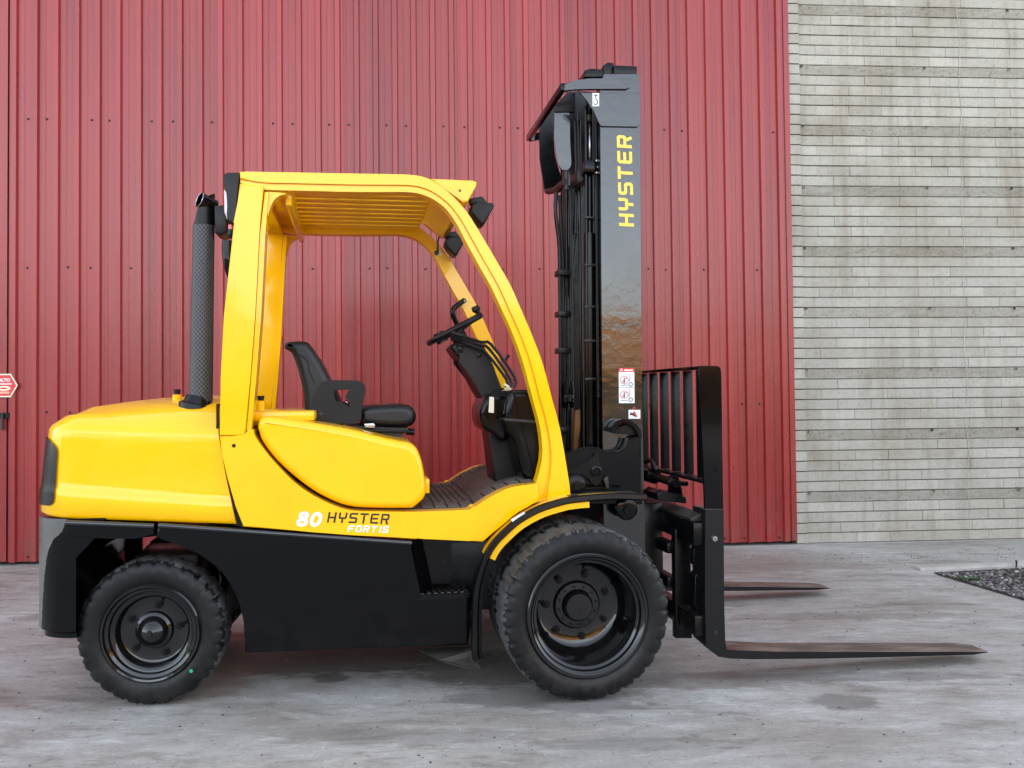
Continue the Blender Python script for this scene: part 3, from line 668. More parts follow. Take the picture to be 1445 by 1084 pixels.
# black tail opening wrapped round the rear, with rounded corners
z0g, z1g = P(75, 714, .04).z, P(75, 619, .04).z; NG = 22; bm = bmesh.new(); rows = []
for j in range(NG + 1):
    t = j / NG; z = z0g + (z1g - z0g) * t
    edge = max(0, (t - .80) / .20) ** 2 * 26 + max(0, (.08 - t) / .08) ** 2 * 7      # degrees the opening draws in towards its ends
    al0 = R(27 + edge); ins = -.006 + (0.0 if t < .27 else .004 + .006 * (t - .27) / .73); ln = .010 + .020 * t; r_ = RC - ins
    half = []
    for k in range(13):
        a = al0 + (math.pi / 2 - al0) * k / 12; u = US - r_ * math.sin(a); half.append((u + ln * min(1, max(0, (US - u) / RC)), V0 + RC - r_ * math.cos(a)))
    rows.append([bm.verts.new((u, v, z)) for u, v in half + [(u, W - v) for u, v in reversed(half)]])
for a, b_ in zip(rows, rows[1:]):
    for k in range(len(a) - 1): bm.faces.new((a[k], a[k + 1], b_[k + 1], b_[k]))
finish('tail_opening', bm, PLA, FL, 50)
# filler caps
for px, py in ((250, 557), (368, 566)):
    c = P(px, py, 0.32); bm = bmesh.new(); add_tube(bm, [c + Vector((0, 0, -.05)), c + Vector((0, 0, 0.0))], 0.020, 14); o = finish('filler_neck', bm, YEL, FL, 40)
    bm = bmesh.new(); add_tube(bm, [c + Vector((0, 0, 0.002)), c + Vector((0, 0, .024))], [0.014, 0.016], 14); finish('filler_cap', bm, PLA, o, 40)
# ---- lower counterweight, black, with the rear half of the wheel arch
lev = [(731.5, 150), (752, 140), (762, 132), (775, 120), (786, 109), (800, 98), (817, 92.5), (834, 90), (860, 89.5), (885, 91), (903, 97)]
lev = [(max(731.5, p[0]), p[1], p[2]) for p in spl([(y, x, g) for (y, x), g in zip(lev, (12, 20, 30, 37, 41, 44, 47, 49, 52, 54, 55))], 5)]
bm = bmesh.new(); rings = []
for y, xf, _g in lev:
    z = P(94, y, V0).z; uf = P(xf, y, V0).x; ins = 0.006 if y < 895 else 0.02
    if y == 731.5: z = zb(-2.1) - 0.002
    rings.append([bm.verts.new((u, v, z)) for u, v in plan(uf, US, RC, V0, ins, 5, 64)])
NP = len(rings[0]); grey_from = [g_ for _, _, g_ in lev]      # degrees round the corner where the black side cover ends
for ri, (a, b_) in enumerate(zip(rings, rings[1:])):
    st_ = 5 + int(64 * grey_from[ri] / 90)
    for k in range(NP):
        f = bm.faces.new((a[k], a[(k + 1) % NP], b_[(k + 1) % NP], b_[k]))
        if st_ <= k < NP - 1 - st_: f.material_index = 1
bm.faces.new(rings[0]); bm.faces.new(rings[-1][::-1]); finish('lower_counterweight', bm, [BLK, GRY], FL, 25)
# rail under the yellow weight
plate('counterweight_rail', [(91, 736), (120, 736.2), (218.5, 741), (218.5, 757.5), (190, 760.5), (150, 760), (93, 759)], 0.012, W - 0.012, BLK, FL, 0.012, 3)

# ---- main frame: outer side plate with wheel arch and step notch, both sides, and the chassis box between
arch = spl([(219.5, 759), (249, 768), (280, 782), (305, 800), (322, 820), (335, 845), (343, 875), (345, 900)], 4)
fr = [(222, 740.5), (232, 740.5), (343, 746.5), (440, 754), (582, 766)] + [(590.5, 842), (663.5, 840), (665, 880), (661, 911)] + [(345.5, 922.5)] + arch[::-1]
for far in (0, 1):
    bm = bmesh.new(); q = uzs(fr, 0.0)
    add_prism(bm, q, *((0.004, 0.09) if not far else (W - 0.09, W - 0.004)), 0.009, 3); finish('frame_side', bm, BLK, FL, 40)
bm = bmesh.new(); a = P(352, 905, 0); b_ = P(655, 780, 0); add_box(bm, (a.x, 0.17, a.z), (b_.x, W - 0.17, b_.z), 0.01)
add_box(bm, (b_.x - 0.05, 0.14, 0.30), (0.25, W - 0.14, 0.62), 0.01)                    # front end towards the drive axle
add_box(bm, (-1.62, 0.35, 0.66), (a.x + .02, W - 0.35, 0.72), 0.01)
finish('chassis', bm, BLK2, FL, 40)
# rounded ledge along the top of the frame and of the rail
for a_, b2 in (((223.5, 741.5), (581, 766.5)), ((93, 737.5), (217.5, 742.5))):
    bm = bmesh.new(); add_tube(bm, [P(*a_, 0.006), P(*b2, 0.006)], 0.011, 12); finish('frame_ledge', bm, MIR, FL, 60)
# steer axle
bm = bmesh.new(); add_box(bm, (-1.86, 0.22, 0.24), (-1.72, W - 0.22, 0.37), 0.02); add_tube(bm, [(-1.80, 0.25, 0.42), (-1.80, 0.95, 0.42)], 0.05, 12)
add_box(bm, (-1.95, 0.42, 0.36), (-1.66, 0.78, 0.56), 0.02); finish('steer_axle', bm, GREASE, FL, 40)
bm = bmesh.new(); add_tube(bm, [(0.0, 0.02, 0.36), (0.0, W - 0.02, 0.36)], 0.11, 20); add_box(bm, (-.16, .40, .20), (.16, .80, .52), 0.04); finish('drive_axle', bm, GREASE, FL, 40)

# ---- step pocket
D = 0.14
cl = [P(583, 767, 0.006), P(591, 842, 0.006), P(610, 824, D), P(595, 758, D)]
bm = bmesh.new(); vv = [bm.verts.new(p) for p in cl]; bm.faces.new(vv)
q2 = [P(595, 758, D), P(610, 824, D), P(657, 823, D), P(683, 765, D)]
bm.faces.new([bm.verts.new(p) for p in q2]); r = bmesh.ops.extrude_face_region(bm, geom=bm.faces[:]); bmesh.ops.translate(bm, verts=[g for g in r['geom'] if isinstance(g, bmesh.types.BMVert)], vec=(0.0, 0.02, 0))
finish('step_recess', bm, BLK2, FL, 25)
bm = bmesh.new(); za = P(590, 842, 0.0).z; u0 = P(592, 842, 0).x; u1 = P(663, 840, 0).x; du0 = P(611, 824, D).x - u0; du1 = P(656, 823, D).x - u1
vv = [bm.verts.new(p) for p in ((u0, -0.003, za + .002), (u1, -0.003, za + .004), (u1 + du1, D, za + .004), (u0 + du0, D, za + .002))]; f = bm.faces.new(vv)
r = bmesh.ops.extrude_face_region(bm, geom=[f]); bmesh.ops.translate(bm, verts=[g for g in r['geom'] if isinstance(g, bmesh.types.BMVert)], vec=(0, 0, -0.018)); st = finish('step_tread', bm, BLK2, FL, 0)
for row in range(5):                                   # raised lozenges of the tread
    for k in range(7):
        t = (k + 0.3 + 0.5 * (row % 2)) / 7.4; s = row / 5 + 0.06; uu = u0 + (u1 - u0) * t + (du0 + (du1 - du0) * t) * s
        bm = bmesh.new(); add_box(bm, (uu - .009, D * s - 0.003, za + .004), (uu + .009, D * s + .009, za + .011), 0.002, 1); finish('tread_stud', bm, MIR if row < 1 else BLK, st, 0)

# ---- yellow side panel and cowl (with pillar foot and sill)
edge_hood = spl([(357, 606), (362, 619), (383, 647), (416, 681), (449, 703), (491, 719.5), (540, 722), (580, 722.5)], 5)
edge_sill = spl([(600, 722), (640, 720.5), (664, 718.5), (677, 711), (691, 702), (708, 693), (725, 687), (758, 682.5)], 4)
edge_fend = spl([(755, 709), (747, 714), (728, 725), (709, 741), (694, 753), (681, 765)], 4)
sp = [(309.5, 615.5), (346, 615.5), (349, 607)] + edge_hood + edge_sill + [(762, 706)] + edge_fend + [(660, 763.5), (593.5, 758), (588, 761.5), (500, 755.5), (440, 751), (343, 743.5), (333, 716), (321, 674), (313, 640)]
for far in (0, 1):
    bm = bmesh.new(); q = uzs(sp, 0.0); add_prism(bm, q, *((0.0, 0.085) if not far else (W - 0.085, W)), 0.007, 3); finish('side_panel', bm, YEL, FL, 40)
bm = bmesh.new(); add_lathe(bm, [(0.0, -.003), (0.008, -.002), (0.009, 0.004)], 12, tuple(P(330, 629, 0))); finish('panel_plug', bm, PLA, FL, 40)
# black seam between counterweight and side panel, and under the hood
bm = bmesh.new(); q = uzs([(304, 570), (309, 612), (314, 640), (322, 674), (334, 716), (344, 745), (330, 742), (317, 700), (304, 640)], 0.03); add_prism(bm, q, 0.05, W - .05); finish('bulkhead', bm, PLA, FL, 0)
# floor of the engine bay and cowl under the hood
bm = bmesh.new(); q = uzs([(345, 615), (383, 642), (416, 677), (449, 699), (491, 716), (600, 716), (606, 738), (345, 738)], 0.09); add_prism(bm, q, 0.09, W - .09); finish('engine_bay', bm, PLA, FL, 0)
# hood
hood = spl([(363.5, 604), (364.5, 596), (368, 590), (375, 587.5), (386, 587.8), (438, 596), (494, 605.5), (535, 616), (562, 622), (580, 626), (590, 636), (597, 657), (601.5, 688), (600, 700), (594, 708), (582, 717.5)], 4) + spl([(575, 717.5), (535, 717.5), (491, 714.5), (455, 700), (424.6, 680), (391, 650.5), (370, 623), (365, 609)], 4)
bm = bmesh.new(); q = uzs(hood, 0.02); soft_prism(bm, q, 0.012, W - 0.012, 0.030, 6); finish('engine_hood', bm, YEL, FL, 60)
bm = bmesh.new(); c = P(602, 680, .12); add_box(bm, (c.x - .01, .10, c.z - .05), (c.x + .012, .30, c.z + .015), 0.006); finish('hood_latch', bm, YEL, FL, 30)
bm = bmesh.new(); a = P(372, 577, .55); add_box(bm, (a.x - .03, .12, a.z - .05), (a.x + .26, W - .12, a.z - .004), 0.012); finish('seat_deck', bm, YEL, FL, 30)

# ---- overhead guard
OUT = [(338, 242), (372, 242.7), (420, 243.5), (500, 245), (560, 246), (582, 247), (598, 250), (612, 256), (625, 265), (642, 280), (660, 301), (677, 328), (700, 367), (720, 402), (735, 436), (752, 476), (766, 514), (779, 563), (790, 604), (799, 655), (806, 699.5)]
INN = [(338.6, 258.6), (374, 267), (420, 268.5), (500, 270.5), (560, 270.5), (577, 270.8), (592, 273), (606, 278), (618, 285), (632, 297), (645, 316), (656, 337), (676, 374), (693, 404), (708, 436), (724, 471), (739, 513), (752, 562), (763, 606), (765, 651), (747, 713)]
lerp = lambda t: [(a[0] + (b_[0] - a[0]) * t, a[1] + (b_[1] - a[1]) * t) for a, b_ in zip(OUT, INN)]
def ribbon(bm, o, i, v0, v1, bev, far):
    q = uzs(o + i[::-1], 0.03)
    if far: v0, v1 = W - v1, W - v0
    add_prism(bm, q, v0, v1, bev, 3)
for far in (0, 1):
    bm = bmesh.new(); so_, si = spl(OUT, 3), spl(INN, 3); m1 = spl(lerp(.60), 3); m2 = spl(lerp(.70), 3); e_ = spl(lerp(.04), 3)
    ribbon(bm, so_, m1, 0.030, 0.10, 0.007, far); ribbon(bm, m2, si, 0.036, 0.115, 0.005, far); ribbon(bm, e_, spl(lerp(.96), 3), 0.044, 0.110, 0.0, far)
    finish('guard_leg', bm, YEL, FL, 40)
    bm = bmesh.new()
    pl = [(338, 259), (332, 315), (329.5, 316), (316, 445), (311.5, 535), (309.5, 614.8)]; pr = [(372, 262), (366, 330), (360, 445), (353, 535), (346, 614.8)]
    q = uzs(pl + pr[::-1], 0.012); add_prism(bm, q, *((0.012, .11) if not far else (W - .11, W - .012)), 0.008, 3)
    lip = [(372.5, 270), (379, 270), (374, 330), (368, 445), (361, 535), (354.5, 606), (347, 611), (353.6, 535), (360.6, 445), (366.6, 330)]
    q = uzs(lip, 0.012); add_prism(bm, q, *((0.024, .13) if not far else (W - .13, W - .024)), 0.004, 2)
    finish('guard_pillar', bm, YEL, FL, 40)
# corner gussets under the roof at the pillars
for far in (0, 1):
    bm = bmesh.new(); g = [(376, 269), (404, 271)] + spl([(402, 272), (390, 277), (382, 288), (377, 305)], 4); q = uzs(g, 0.02); add_prism(bm, q, *((0.04, .10) if not far else (W - .10, W - .04)), 0.003); finish('guard_gusset', bm, YEL, FL, 40)
zr = P(450, 262, 0.03).z                               # roof level
ur, ufr = P(402, 268, .03).x, P(606, 262, .03).x
for k in range(10):
    v = 0.125 + 0.1055 * k
    bm = bmesh.new(); add_box(bm, (ur - .02, v - 0.036, zr + 0.018), (ufr + 0.03, v + 0.036, zr + 0.042), 0.008, 3); finish('roof_bar', bm, YEL, FL, 40)
for px in (338, 400):                                  # rear cross members
    u = P(px, 262, .03).x; bm = bmesh.new(); add_box(bm, (u, 0.105, zr - (0.075 if px == 400 else .03)), (u + (0.03 if px == 400 else 0.10), W - .105, zr + 0.03), 0.008); finish('roof_cross_member', bm, YEL, FL, 40)
bm = bmesh.new(); add_box(bm, (P(345, 262, .03).x, .11, zr + .012), (ur, W - .11, zr + .022), .003); finish('roof_rear_panel', bm, YEL, FL, 40)
for px in (455, 502):
    u = P(px, 262, .03).x; bm = bmesh.new(); add_box(bm, (u, 0.11, zr + 0.0425), (u + .045, W - .11, zr + 0.0475), 0.001); finish('roof_strap', bm, YEL, FL, 40)
vis_ = [(604, 251), (640, 253), (667, 253.5), (674, 256), (672, 262), (661, 284), (652, 285), (626, 262)]
bm = bmesh.new(); q = uzs(vis_, 0.10); add_prism(bm, q, 0.112, W - 0.112, 0.006); finish('roof_visor', bm, YEL, FL, 40)
bm = bmesh.new(); add_lathe(bm, [(0.0, -.003), (0.006, -.002), (0.007, 0.002)], 10, tuple(P(649, 269, .112))); finish('visor_bolt', bm, TAN, FL, 40)

# ---- work lamps
def lamp(cx, cy, v, far=False):
    s = 1.0 if not far else 0.86
    body = [(-13, -4), (-6, -10), (17, -8), (20, -4), (6, 22), (2, 23), (-9, 12), (-14, 4)]
    bm = bmesh.new(); q = uzs([(cx + x * s, cy + y * s) for x, y in body], v); add_prism(bm, q, v, v + 0.12, 0.010, 3); o = finish('work_lamp', bm, PLA, FL, 40)
    a = P(cx + 21 * s, cy - 4 * s, v); b_ = P(cx + 7 * s, cy + 23 * s, v); n = Vector((-(b_ - a).z, 0, (b_ - a).x)).normalized() * -0.004
    n = n if n.x > 0 else -n
    bm = bmesh.new(); bm.faces.new([bm.verts.new(p) for p in (a + n + Vector((0, .012, 0)), b_ + n + Vector((0, .012, 0)), b_ + n + Vector((0, .108, 0)), a + n + Vector((0, .108, 0)))]); finish('lamp_lens', bm, CLEAR, o, 0)
    br = [(-14, -16), (4, -19), (12, -9), (2, -7), (-12, -8)]
    bm = bmesh.new(); q = uzs([(cx + x * s, cy + y * s) for x, y in br], v); add_prism(bm, q, v + .03, v + 0.085, 0.004); finish('lamp_bracket', bm, PLA, o, 40)
lamp(678, 294, 0.16); lamp(640, 341, W - .24, True)
pts = [P(625, 332, W - .16), P(619, 336, W - .15), P(618, 346, W - .13), P(618, 357, W - .122)]
tube('lamp_cable', spl(pts, 4), 0.004, PLA, FL, 6)
bm = bmesh.new(); add_lathe(bm, [(0.0, -.001), (0.014, 0.0), (0.014, 0.01)], 16, tuple(P(616, 357, W - .117))); finish('cable_hole', bm, BLD, FL, 40)
# ---- tail lamp housing, beacon and intake on the rear of the guard
hs = spl([(338, 243.5), (318, 244.5), (315, 252), (315.5, 262), (319, 268), (320.5, 290), (320, 306), (325, 313), (333, 315)], 4)
plate('tail_lamp', hs, 0.03, 0.17, PLA, FL, 0.010, 3)
plate('tail_lens', [(319.5, 266), (316, 268), (317, 300), (321, 311), (322, 300), (321.5, 280)], 0.05, 0.15, CLEAR, FL, 0.003)
plate('tail_lens', [(316.2, 268), (315.4, 270), (316.4, 300), (320, 310), (318, 300)], 0.06, 0.14, REDL, FL, 0.001)
pt = [P(327, 318, .10), P(327, 324, .10)]; tube('warning_beacon', pt, 0.016, REDL, FL, 12)
tube('beacon_base', [P(327, 324, .10), P(326, 333, .10), P(325, 336, .10)], [0.015, 0.017, 0.026], PLA, FL, 12)
tube('air_intake', spl([P(322, 340, .10), P(322, 355, .10), P(324, 372, .10), P(329, 388, .12), P(334, 400, .16)], 4), 0.027, BLK, FL, 14)
bm = bmesh.new(); q = uzs([(302, 290), (321, 289), (321, 326), (312, 331), (303, 328)], .13); add_prism(bm, q, .13, .30, 0.008); finish('stack_bracket', bm, PLA, FL, 40)
# ---- exhaust stack with perforated heat guard and twin tips
SV = 0.20
c0, c1 = P(283.5, 566, SV), P(287.5, 318, SV)
def tubeUV(name, a, b_, r0, r1, mat, parent, n=40, nz=8):
    bm = bmesh.new(); uvl = bm.loops.layers.uv.new('UVMap'); rg = []
    for j in range(nz + 1):
        p = a.lerp(b_, j / nz); r = r0 + (r1 - r0) * j / nz
        rg.append([bm.verts.new(p + Vector((math.cos(2 * math.pi * k / n), math.sin(2 * math.pi * k / n), 0)) * r) for k in range(n)])
    for j in range(nz):
        for k in range(n):
            f = bm.faces.new((rg[j][k], rg[j][(k + 1) % n], rg[j + 1][(k + 1) % n], rg[j + 1][k]))
            for l, (kk, jj) in zip(f.loops, ((k, j), (k + 1, j), (k + 1, j + 1), (k, j + 1))): l[uvl].uv = (kk / n * 2, jj / nz * 1.7)
    bm.faces.new(rg[0][::-1]); bm.faces.new(rg[-1])
    me = bpy.data.meshes.new(name); bmesh.ops.recalc_face_normals(bm, faces=bm.faces); bm.to_mesh(me); bm.free(); me.shade_smooth(); me.set_sharp_from_angle(angle=R(40)); me.materials.append(mat)
    o = bpy.data.objects.new(name, me); COL.objects.link(o); o.parent = parent; return o
stack = tubeUV('exhaust_stack', c0, c1, 0.050, 0.046, PERF, FL)
b0 = P(278, 573, SV); bm = bmesh.new(); add_tube(bm, [b0 + Vector((0, 0, -.01)), b0 + Vector((0, 0, .008)), b0 + Vector((.004, 0, .012)), b0 + Vector((.01, 0, .045))], [0.078, 0.076, 0.062, 0.052], 28); finish('stack_flange', bm, BLK2, stack, 30)
# cowl at the top, cut slantwise, and the oval outlet
bm = bmesh.new(); n = 32; top = []; bot = []
for k in range(n):
    a = 2 * math.pi * k / n; ca, sa = math.cos(a), math.sin(a)
    bot.append(bm.verts.new(c1 + Vector((ca * .0465, sa * .0465, -.002))))
    zt_ = 0.105 + 0.035 * ca - (0.09 * max(0, -ca) ** 2)
    top.append(bm.verts.new(c1 + Vector((ca * .045 + .003, sa * .045, zt_))))
for k in range(n): bm.faces.new((bot[k], bot[(k + 1) % n], top[(k + 1) % n], top[k]))
r = bmesh.ops.extrude_face_region(bm, geom=bm.faces[:]); bmesh.ops.scale(bm, vec=(0.93, 0.93, 1), space=Matrix.Translation(-c1), verts=[g for g in r['geom'] if isinstance(g, bmesh.types.BMVert)])
finish('stack_cowl', bm, PLA, stack, 40)
pb = P(281.5, 282, SV - .035); pa = pb - Vector((-.80, -.52, .30)).normalized() * .075
bm = bmesh.new(); add_tube(bm, [pa, pa.lerp(pb, .6), pb], [0.030, 0.033, 0.034], 20, False); r = bmesh.ops.extrude_face_region(bm, geom=bm.faces[:])
ctr = (pa + pb) / 2
for g in r['geom']:
    if isinstance(g, bmesh.types.BMVert):
        ax = (pb - pa).normalized(); rel = g.co - pa; rad = rel - ax * rel.dot(ax); g.co -= rad.normalized() * 0.003
finish('outlet_pipe', bm, BLK2, stack, 40)
bm = bmesh.new(); ax = (pb - pa).normalized(); s1 = ax.cross(Vector((0, 1, 0))).normalized(); s2 = ax.cross(s1)
add_tube(bm, [pb + (s1 * math.cos(a) + s2 * math.sin(a)) * 0.0335 for a in [2 * math.pi * k / 28 for k in range(29)]], 0.0022, 6); finish('outlet_rim', bm, STEEL, stack, 60)

# ---- seat
SVN, SVF = 0.36, 0.84
seat = empty('seat_group', (0, 0, 0)); bpy.data.objects.remove(seat)
cush = spl([(509, 600), (505, 585), (513, 574), (545, 571.5), (571, 570.5), (582, 575), (587.5, 586), (585, 597), (575, 603), (550, 603.5), (529, 602.5)], 4)
bm = bmesh.new(); q = uzs(cush, SVN); soft_prism(bm, q, SVN, SVF, 0.034, 5); st = finish('seat_cushion', bm, VIN, FL, 60)
back = spl([(430, 592), (429, 570), (427.5, 553), (420, 522), (411, 498), (402, 492), (401, 487), (407, 482), (430, 481.7), (437, 487), (444, 497), (453, 511), (465, 534), (478, 560), (486, 590)], 4)
bm = bmesh.new(); q = uzs(back, SVN); soft_prism(bm, q, SVN, SVF, 0.030, 5); bk = finish('seat_backrest', bm, VIN, FL, 60)
seam = spl([P(423, 500, SVN), P(434, 510, SVN), P(437, 525, SVN), P(444, 540, SVN)], 5); tube('seam', [p + Vector((0, -.0005, 0)) for p in map(Vector, seam)], 0.0035, PLA, bk, 6)
tube('head_slot', [P(403, 489, SVN - .002), P(411, 491, SVN - .002), P(419, 491.5, SVN - .002)], 0.003, BLD, bk, 6)
ao = spl([(431, 592), (438, 575), (446, 556), (451, 543), (462, 537.2), (485, 536.6), (506, 537.5), (514, 543), (516, 551), (514, 562), (510.5, 575), (509.5, 592), (503, 598)], 5) + [(470, 597.5), (440, 594.5)]
ah = [(471, 550), (493, 549.2), (486.5, 561), (493.5, 566.5), (494.5, 575), (482, 569), (471.5, 565)]
for far in (0, 1):
    # ring plate: outer outline bridged to the opening
    v0, v1 = (SVN - .055, SVN - .005) if not far else (SVF + .005, SVF + .055)
    bm = bmesh.new(); oq = uzs(ao, SVN - .055); hq = uzs(ah, SVN - .055)
    def loop(q, v): 
        vs_ = [bm.verts.new((p[0], v, p[1])) for p in q]; return vs_, [bm.edges.new((vs_[i], vs_[(i + 1) % len(vs_)])) for i in range(len(vs_))]
    o0, e0 = loop(oq, v0); h0, e1 = loop(hq, v0)
    rr = bmesh.ops.triangle_fill(bm, use_beauty=True, use_dissolve=False, edges=e0 + e1)
    fs = [f for f in bm.faces]
    r = bmesh.ops.extrude_face_region(bm, geom=fs); bmesh.ops.translate(bm, verts=[g for g in r['geom'] if isinstance(g, bmesh.types.BMVert)], vec=(0, v1 - v0, 0))
    bmesh.ops.recalc_face_normals(bm, faces=bm.faces); ed = [e for e in bm.edges if len(e.link_faces) == 2 and e.calc_face_angle(0) > 1.2]
    bmesh.ops.bevel(bm, geom=ed, offset=0.010, segments=3, affect='EDGES', clamp_overlap=True)
    hr = finish('hip_restraint', bm, PLA, FL, 40)
    if not far:
        bm = bmesh.new(); add_lathe(bm, [(0, -.002), (.008, -.001), (.009, .004)], 12, tuple(P(453, 584.5, SVN - .056))); finish('pivot_bolt', bm, BLD, hr, 40)
plate('seat_base', [(470, 599), (575, 604), (577, 608), (568, 612), (566, 619), (520, 619), (500, 612)], SVN + .03, SVF - .03, GREASE, FL, 0.004)
plate('seat_rail', [(515, 606), (576, 607.5), (576, 611), (515, 609)], SVN - .01, SVN + .02, BLK2, FL, 0.003)
plate('adjust_lever', [(513.5, 598), (527, 597), (529.5, 600), (528.5, 604), (515, 603.5)], SVN - .03, SVN - .008, STEEL, FL, 0.003)
tube('weight_knob', [P(573, 609, .55), P(585, 610, .55)], 0.017, PLA, FL, 14)
tube('seat_buckle', [P(487, 566, SVN - .03), P(493, 570, SVN - .03)], 0.008, STEEL, FL, 8)

# ---- floor with rubber mat
prof = spl([(590, 719), (640, 718), (664, 716.5), (677, 709), (691, 700), (725, 685.5), (758, 680)], 3)
pq = uzs(prof, 0.05)
bm = bmesh.new(); rows = [[bm.verts.new((u, v, z)) for u, z in pq] for v in (0.086, W - 0.086)]
for i in range(len(pq) - 1): bm.faces.new((rows[0][i], rows[0][i + 1], rows[1][i + 1], rows[1][i]))
r = bmesh.ops.extrude_face_region(bm, geom=bm.faces[:]); bmesh.ops.translate(bm, verts=[g for g in r['geom'] if isinstance(g, bmesh.types.BMVert)], vec=(0, 0, -0.03))
mat_o = finish('floor_mat', bm, MAT, FL, 20)
def along(q, s):
    d = 0
    for (a0, b0_), (a1, b1) in zip(q, q[1:]):
        l = math.hypot(a1 - a0, b1 - b0_)
        if d + l >= s: t = (s - d) / l; return a0 + (a1 - a0) * t, b0_ + (b1 - b0_) * t
        d += l
    return q[-1]
tot = sum(math.hypot(a[0] - b_[0], a[1] - b_[1]) for a, b_ in zip(pq, pq[1:])); nt_ = 9
for v0, v1 in ((0.088, 0.235), (W - .235, W - .088)):
    for k in range(nt_):
        s0 = 0.02 + (tot - .03) * k / nt_; s1 = s0 + (tot - .03) / nt_ - 0.008; cs = [along(pq, s0 + (s1 - s0) * j / 3) for j in range(4)]
        bm = bmesh.new(); lo = [[bm.verts.new((u, v, z + h)) for u, z in cs] for v, h in ((v0, 0.001), (v0 + .006, .008), (v1 - .006, .008), (v1, .001))]
        for a, b_ in zip(lo, lo[1:]):
            for j in range(3): bm.faces.new((a[j], a[j + 1], b_[j + 1], b_[j]))
        bm.faces.new([r_[0] for r_ in lo]); bm.faces.new([r_[3] for r_ in lo][::-1]); bm.faces.new(lo[0][::-1]); finish('mat_tile', bm, MAT, mat_o, 0)
for k in range(7):
    s = 0.09 + k * .03; u, z = along(pq, s); bm = bmesh.new(); add_box(bm, (u - .006, .26, z), (u + .006, W - .26, z + .006), 0.002, 1); finish('mat_ridge', bm, MAT, mat_o, 0)

# ---- front cowl, dash, column
cowl = spl([(712, 592), (714, 570), (719, 554), (726, 550.5), (749, 551.5), (762, 570), (768, 610), (766, 676), (755, 686), (742, 678), (734, 660), (728, 630), (720, 612)], 4)
bm = bmesh.new(); q = uzs(cowl, 0.125); soft_prism(bm, q, 0.125, W - 0.125, 0.03, 5); cw = finish('front_cowl', bm, BLK, FL, 60)
bm = bmesh.new(); q = uzs([(711.5, 590), (765, 594), (765, 598), (712, 594)], .12); add_prism(bm, q, 0.121, W - .121, 0.001); finish('cowl_seam', bm, GREASE, cw, 0)
dash = spl([(690, 556), (708, 558), (716, 575), (718, 600), (716, 620), (706, 622), (694, 612), (684, 606), (679, 596), (678, 580), (683, 565)], 4)
bm = bmesh.new(); soft_prism(bm, uzs(dash, .26), .26, .60, .022, 5); finish('dash_box', bm, BLK, FL, 60)
plate('dash_label', [(691, 560), (697, 560.5), (697, 583), (689.5, 582)], 0.254, 0.262, CREAM, FL, 0)
tube('dash_handle', spl([P(691, 557, .30), P(694, 551, .30), P(702, 549, .30), P(711, 549, .30)], 4), 0.005, PLA, FL, 8)
tube('cable_knot', spl([P(711, 542, .28), P(718, 546, .27), P(713, 549, .29), P(721, 550, .28), P(715, 545, .27)], 5), 0.0045, CREAM, FL, 6)
col = [(636, 490), (641, 484), (668, 486), (684, 489), (690, 503), (698, 520), (709, 548), (712, 566), (690, 578), (683, 565), (665, 532), (652, 507), (645, 503)]
plate('steering_column', col, 0.44, 0.72, PLA, FL, 0.018, 4)
plate('column_leg', [(686, 575), (714, 570), (722, 620), (732, 668), (726, 690), (700, 690), (694, 640)], 0.36, 0.62, PLA, FL, 0.01)
plate('column_switch', [(644, 489), (655, 488), (653, 498), (648, 497)], 0.43, 0.445, BLK2, FL, 0.003)
plate('column_badge', [(671, 500), (678, 496), (681, 503), (674, 506)], 0.436, 0.446, BLK2, FL, 0.003)
# steering wheel
wc_ = (P(606, 484, .58) + P(677, 446, .58)) / 2; dr_ = (P(677, 446, .58) - P(606, 484, .58)).normalized(); rad = (P(677, 446, .58) - P(606, 484, .58)).length / 2
lat = Vector((0, 1, 0)); nrm = dr_.cross(lat).normalized()
if nrm.z < 0: nrm = -nrm
bm = bmesh.new(); add_tube(bm, [wc_ + (dr_ * math.cos(a) + lat * math.sin(a)) * rad for a in [2 * math.pi * k / 40 for k in range(41)]], 0.0155, 12, False); sw = finish('steering_wheel', bm, PLA, FL, 60)
bm = bmesh.new(); add_tube(bm, [wc_ - nrm * .10, wc_ - nrm * .03, wc_ - nrm * .01], [0.035, 0.042, 0.03], 18); finish('wheel_hub', bm, PLA, sw, 40)
for a in (0.3, 2.4, 4.5): tube('wheel_spoke', [wc_ - nrm * .02, wc_ + (dr_ * math.cos(a) + lat * math.sin(a)) * rad], 0.011, PLA, sw, 8)
kc = wc_ + (dr_ * math.cos(0.35) - lat * math.sin(0.35)) * rad; tube('spinner_knob', [kc, kc + nrm * .02, kc + nrm * .035, kc + nrm * .055], [0.014, 0.012, 0.022, 0.018], PLA, sw, 14)
kc = wc_ + (-dr_ * math.cos(0.6) - lat * math.sin(0.6)) * rad * .75; tube('column_boss', [kc - nrm * .03, kc + nrm * .025], [0.03, 0.026], PLA, sw, 14)
# hydraulic levers
for k, (a, b_, c, d, v) in enumerate((((641, 471), (679, 483), (693, 486), (726, 532), .30), ((641, 475), (676, 487), (690, 492), (720, 535), .35), ((641, 479), (672, 491), (686, 498), (715, 536), .40))):
    e_ = (d[0] - 1, 548); tube('control_lever', spl([P(*a, v), P(*b_, v), P(*c, v), P(*d, v), P(*e_, v)], 3), 0.0075, PLA, FL, 8)
    tube('lever_grip', [P(a[0] - 3, a[1] - 1, v), P(a[0] + 12, a[1] + 3, v)], 0.011, PLA, FL, 10)
tube('column_stalk', [P(711, 512, .5), P(714, 507, .5), P(718, 501, .5)], [0.006, 0.006, 0.009], PLA, FL, 8)
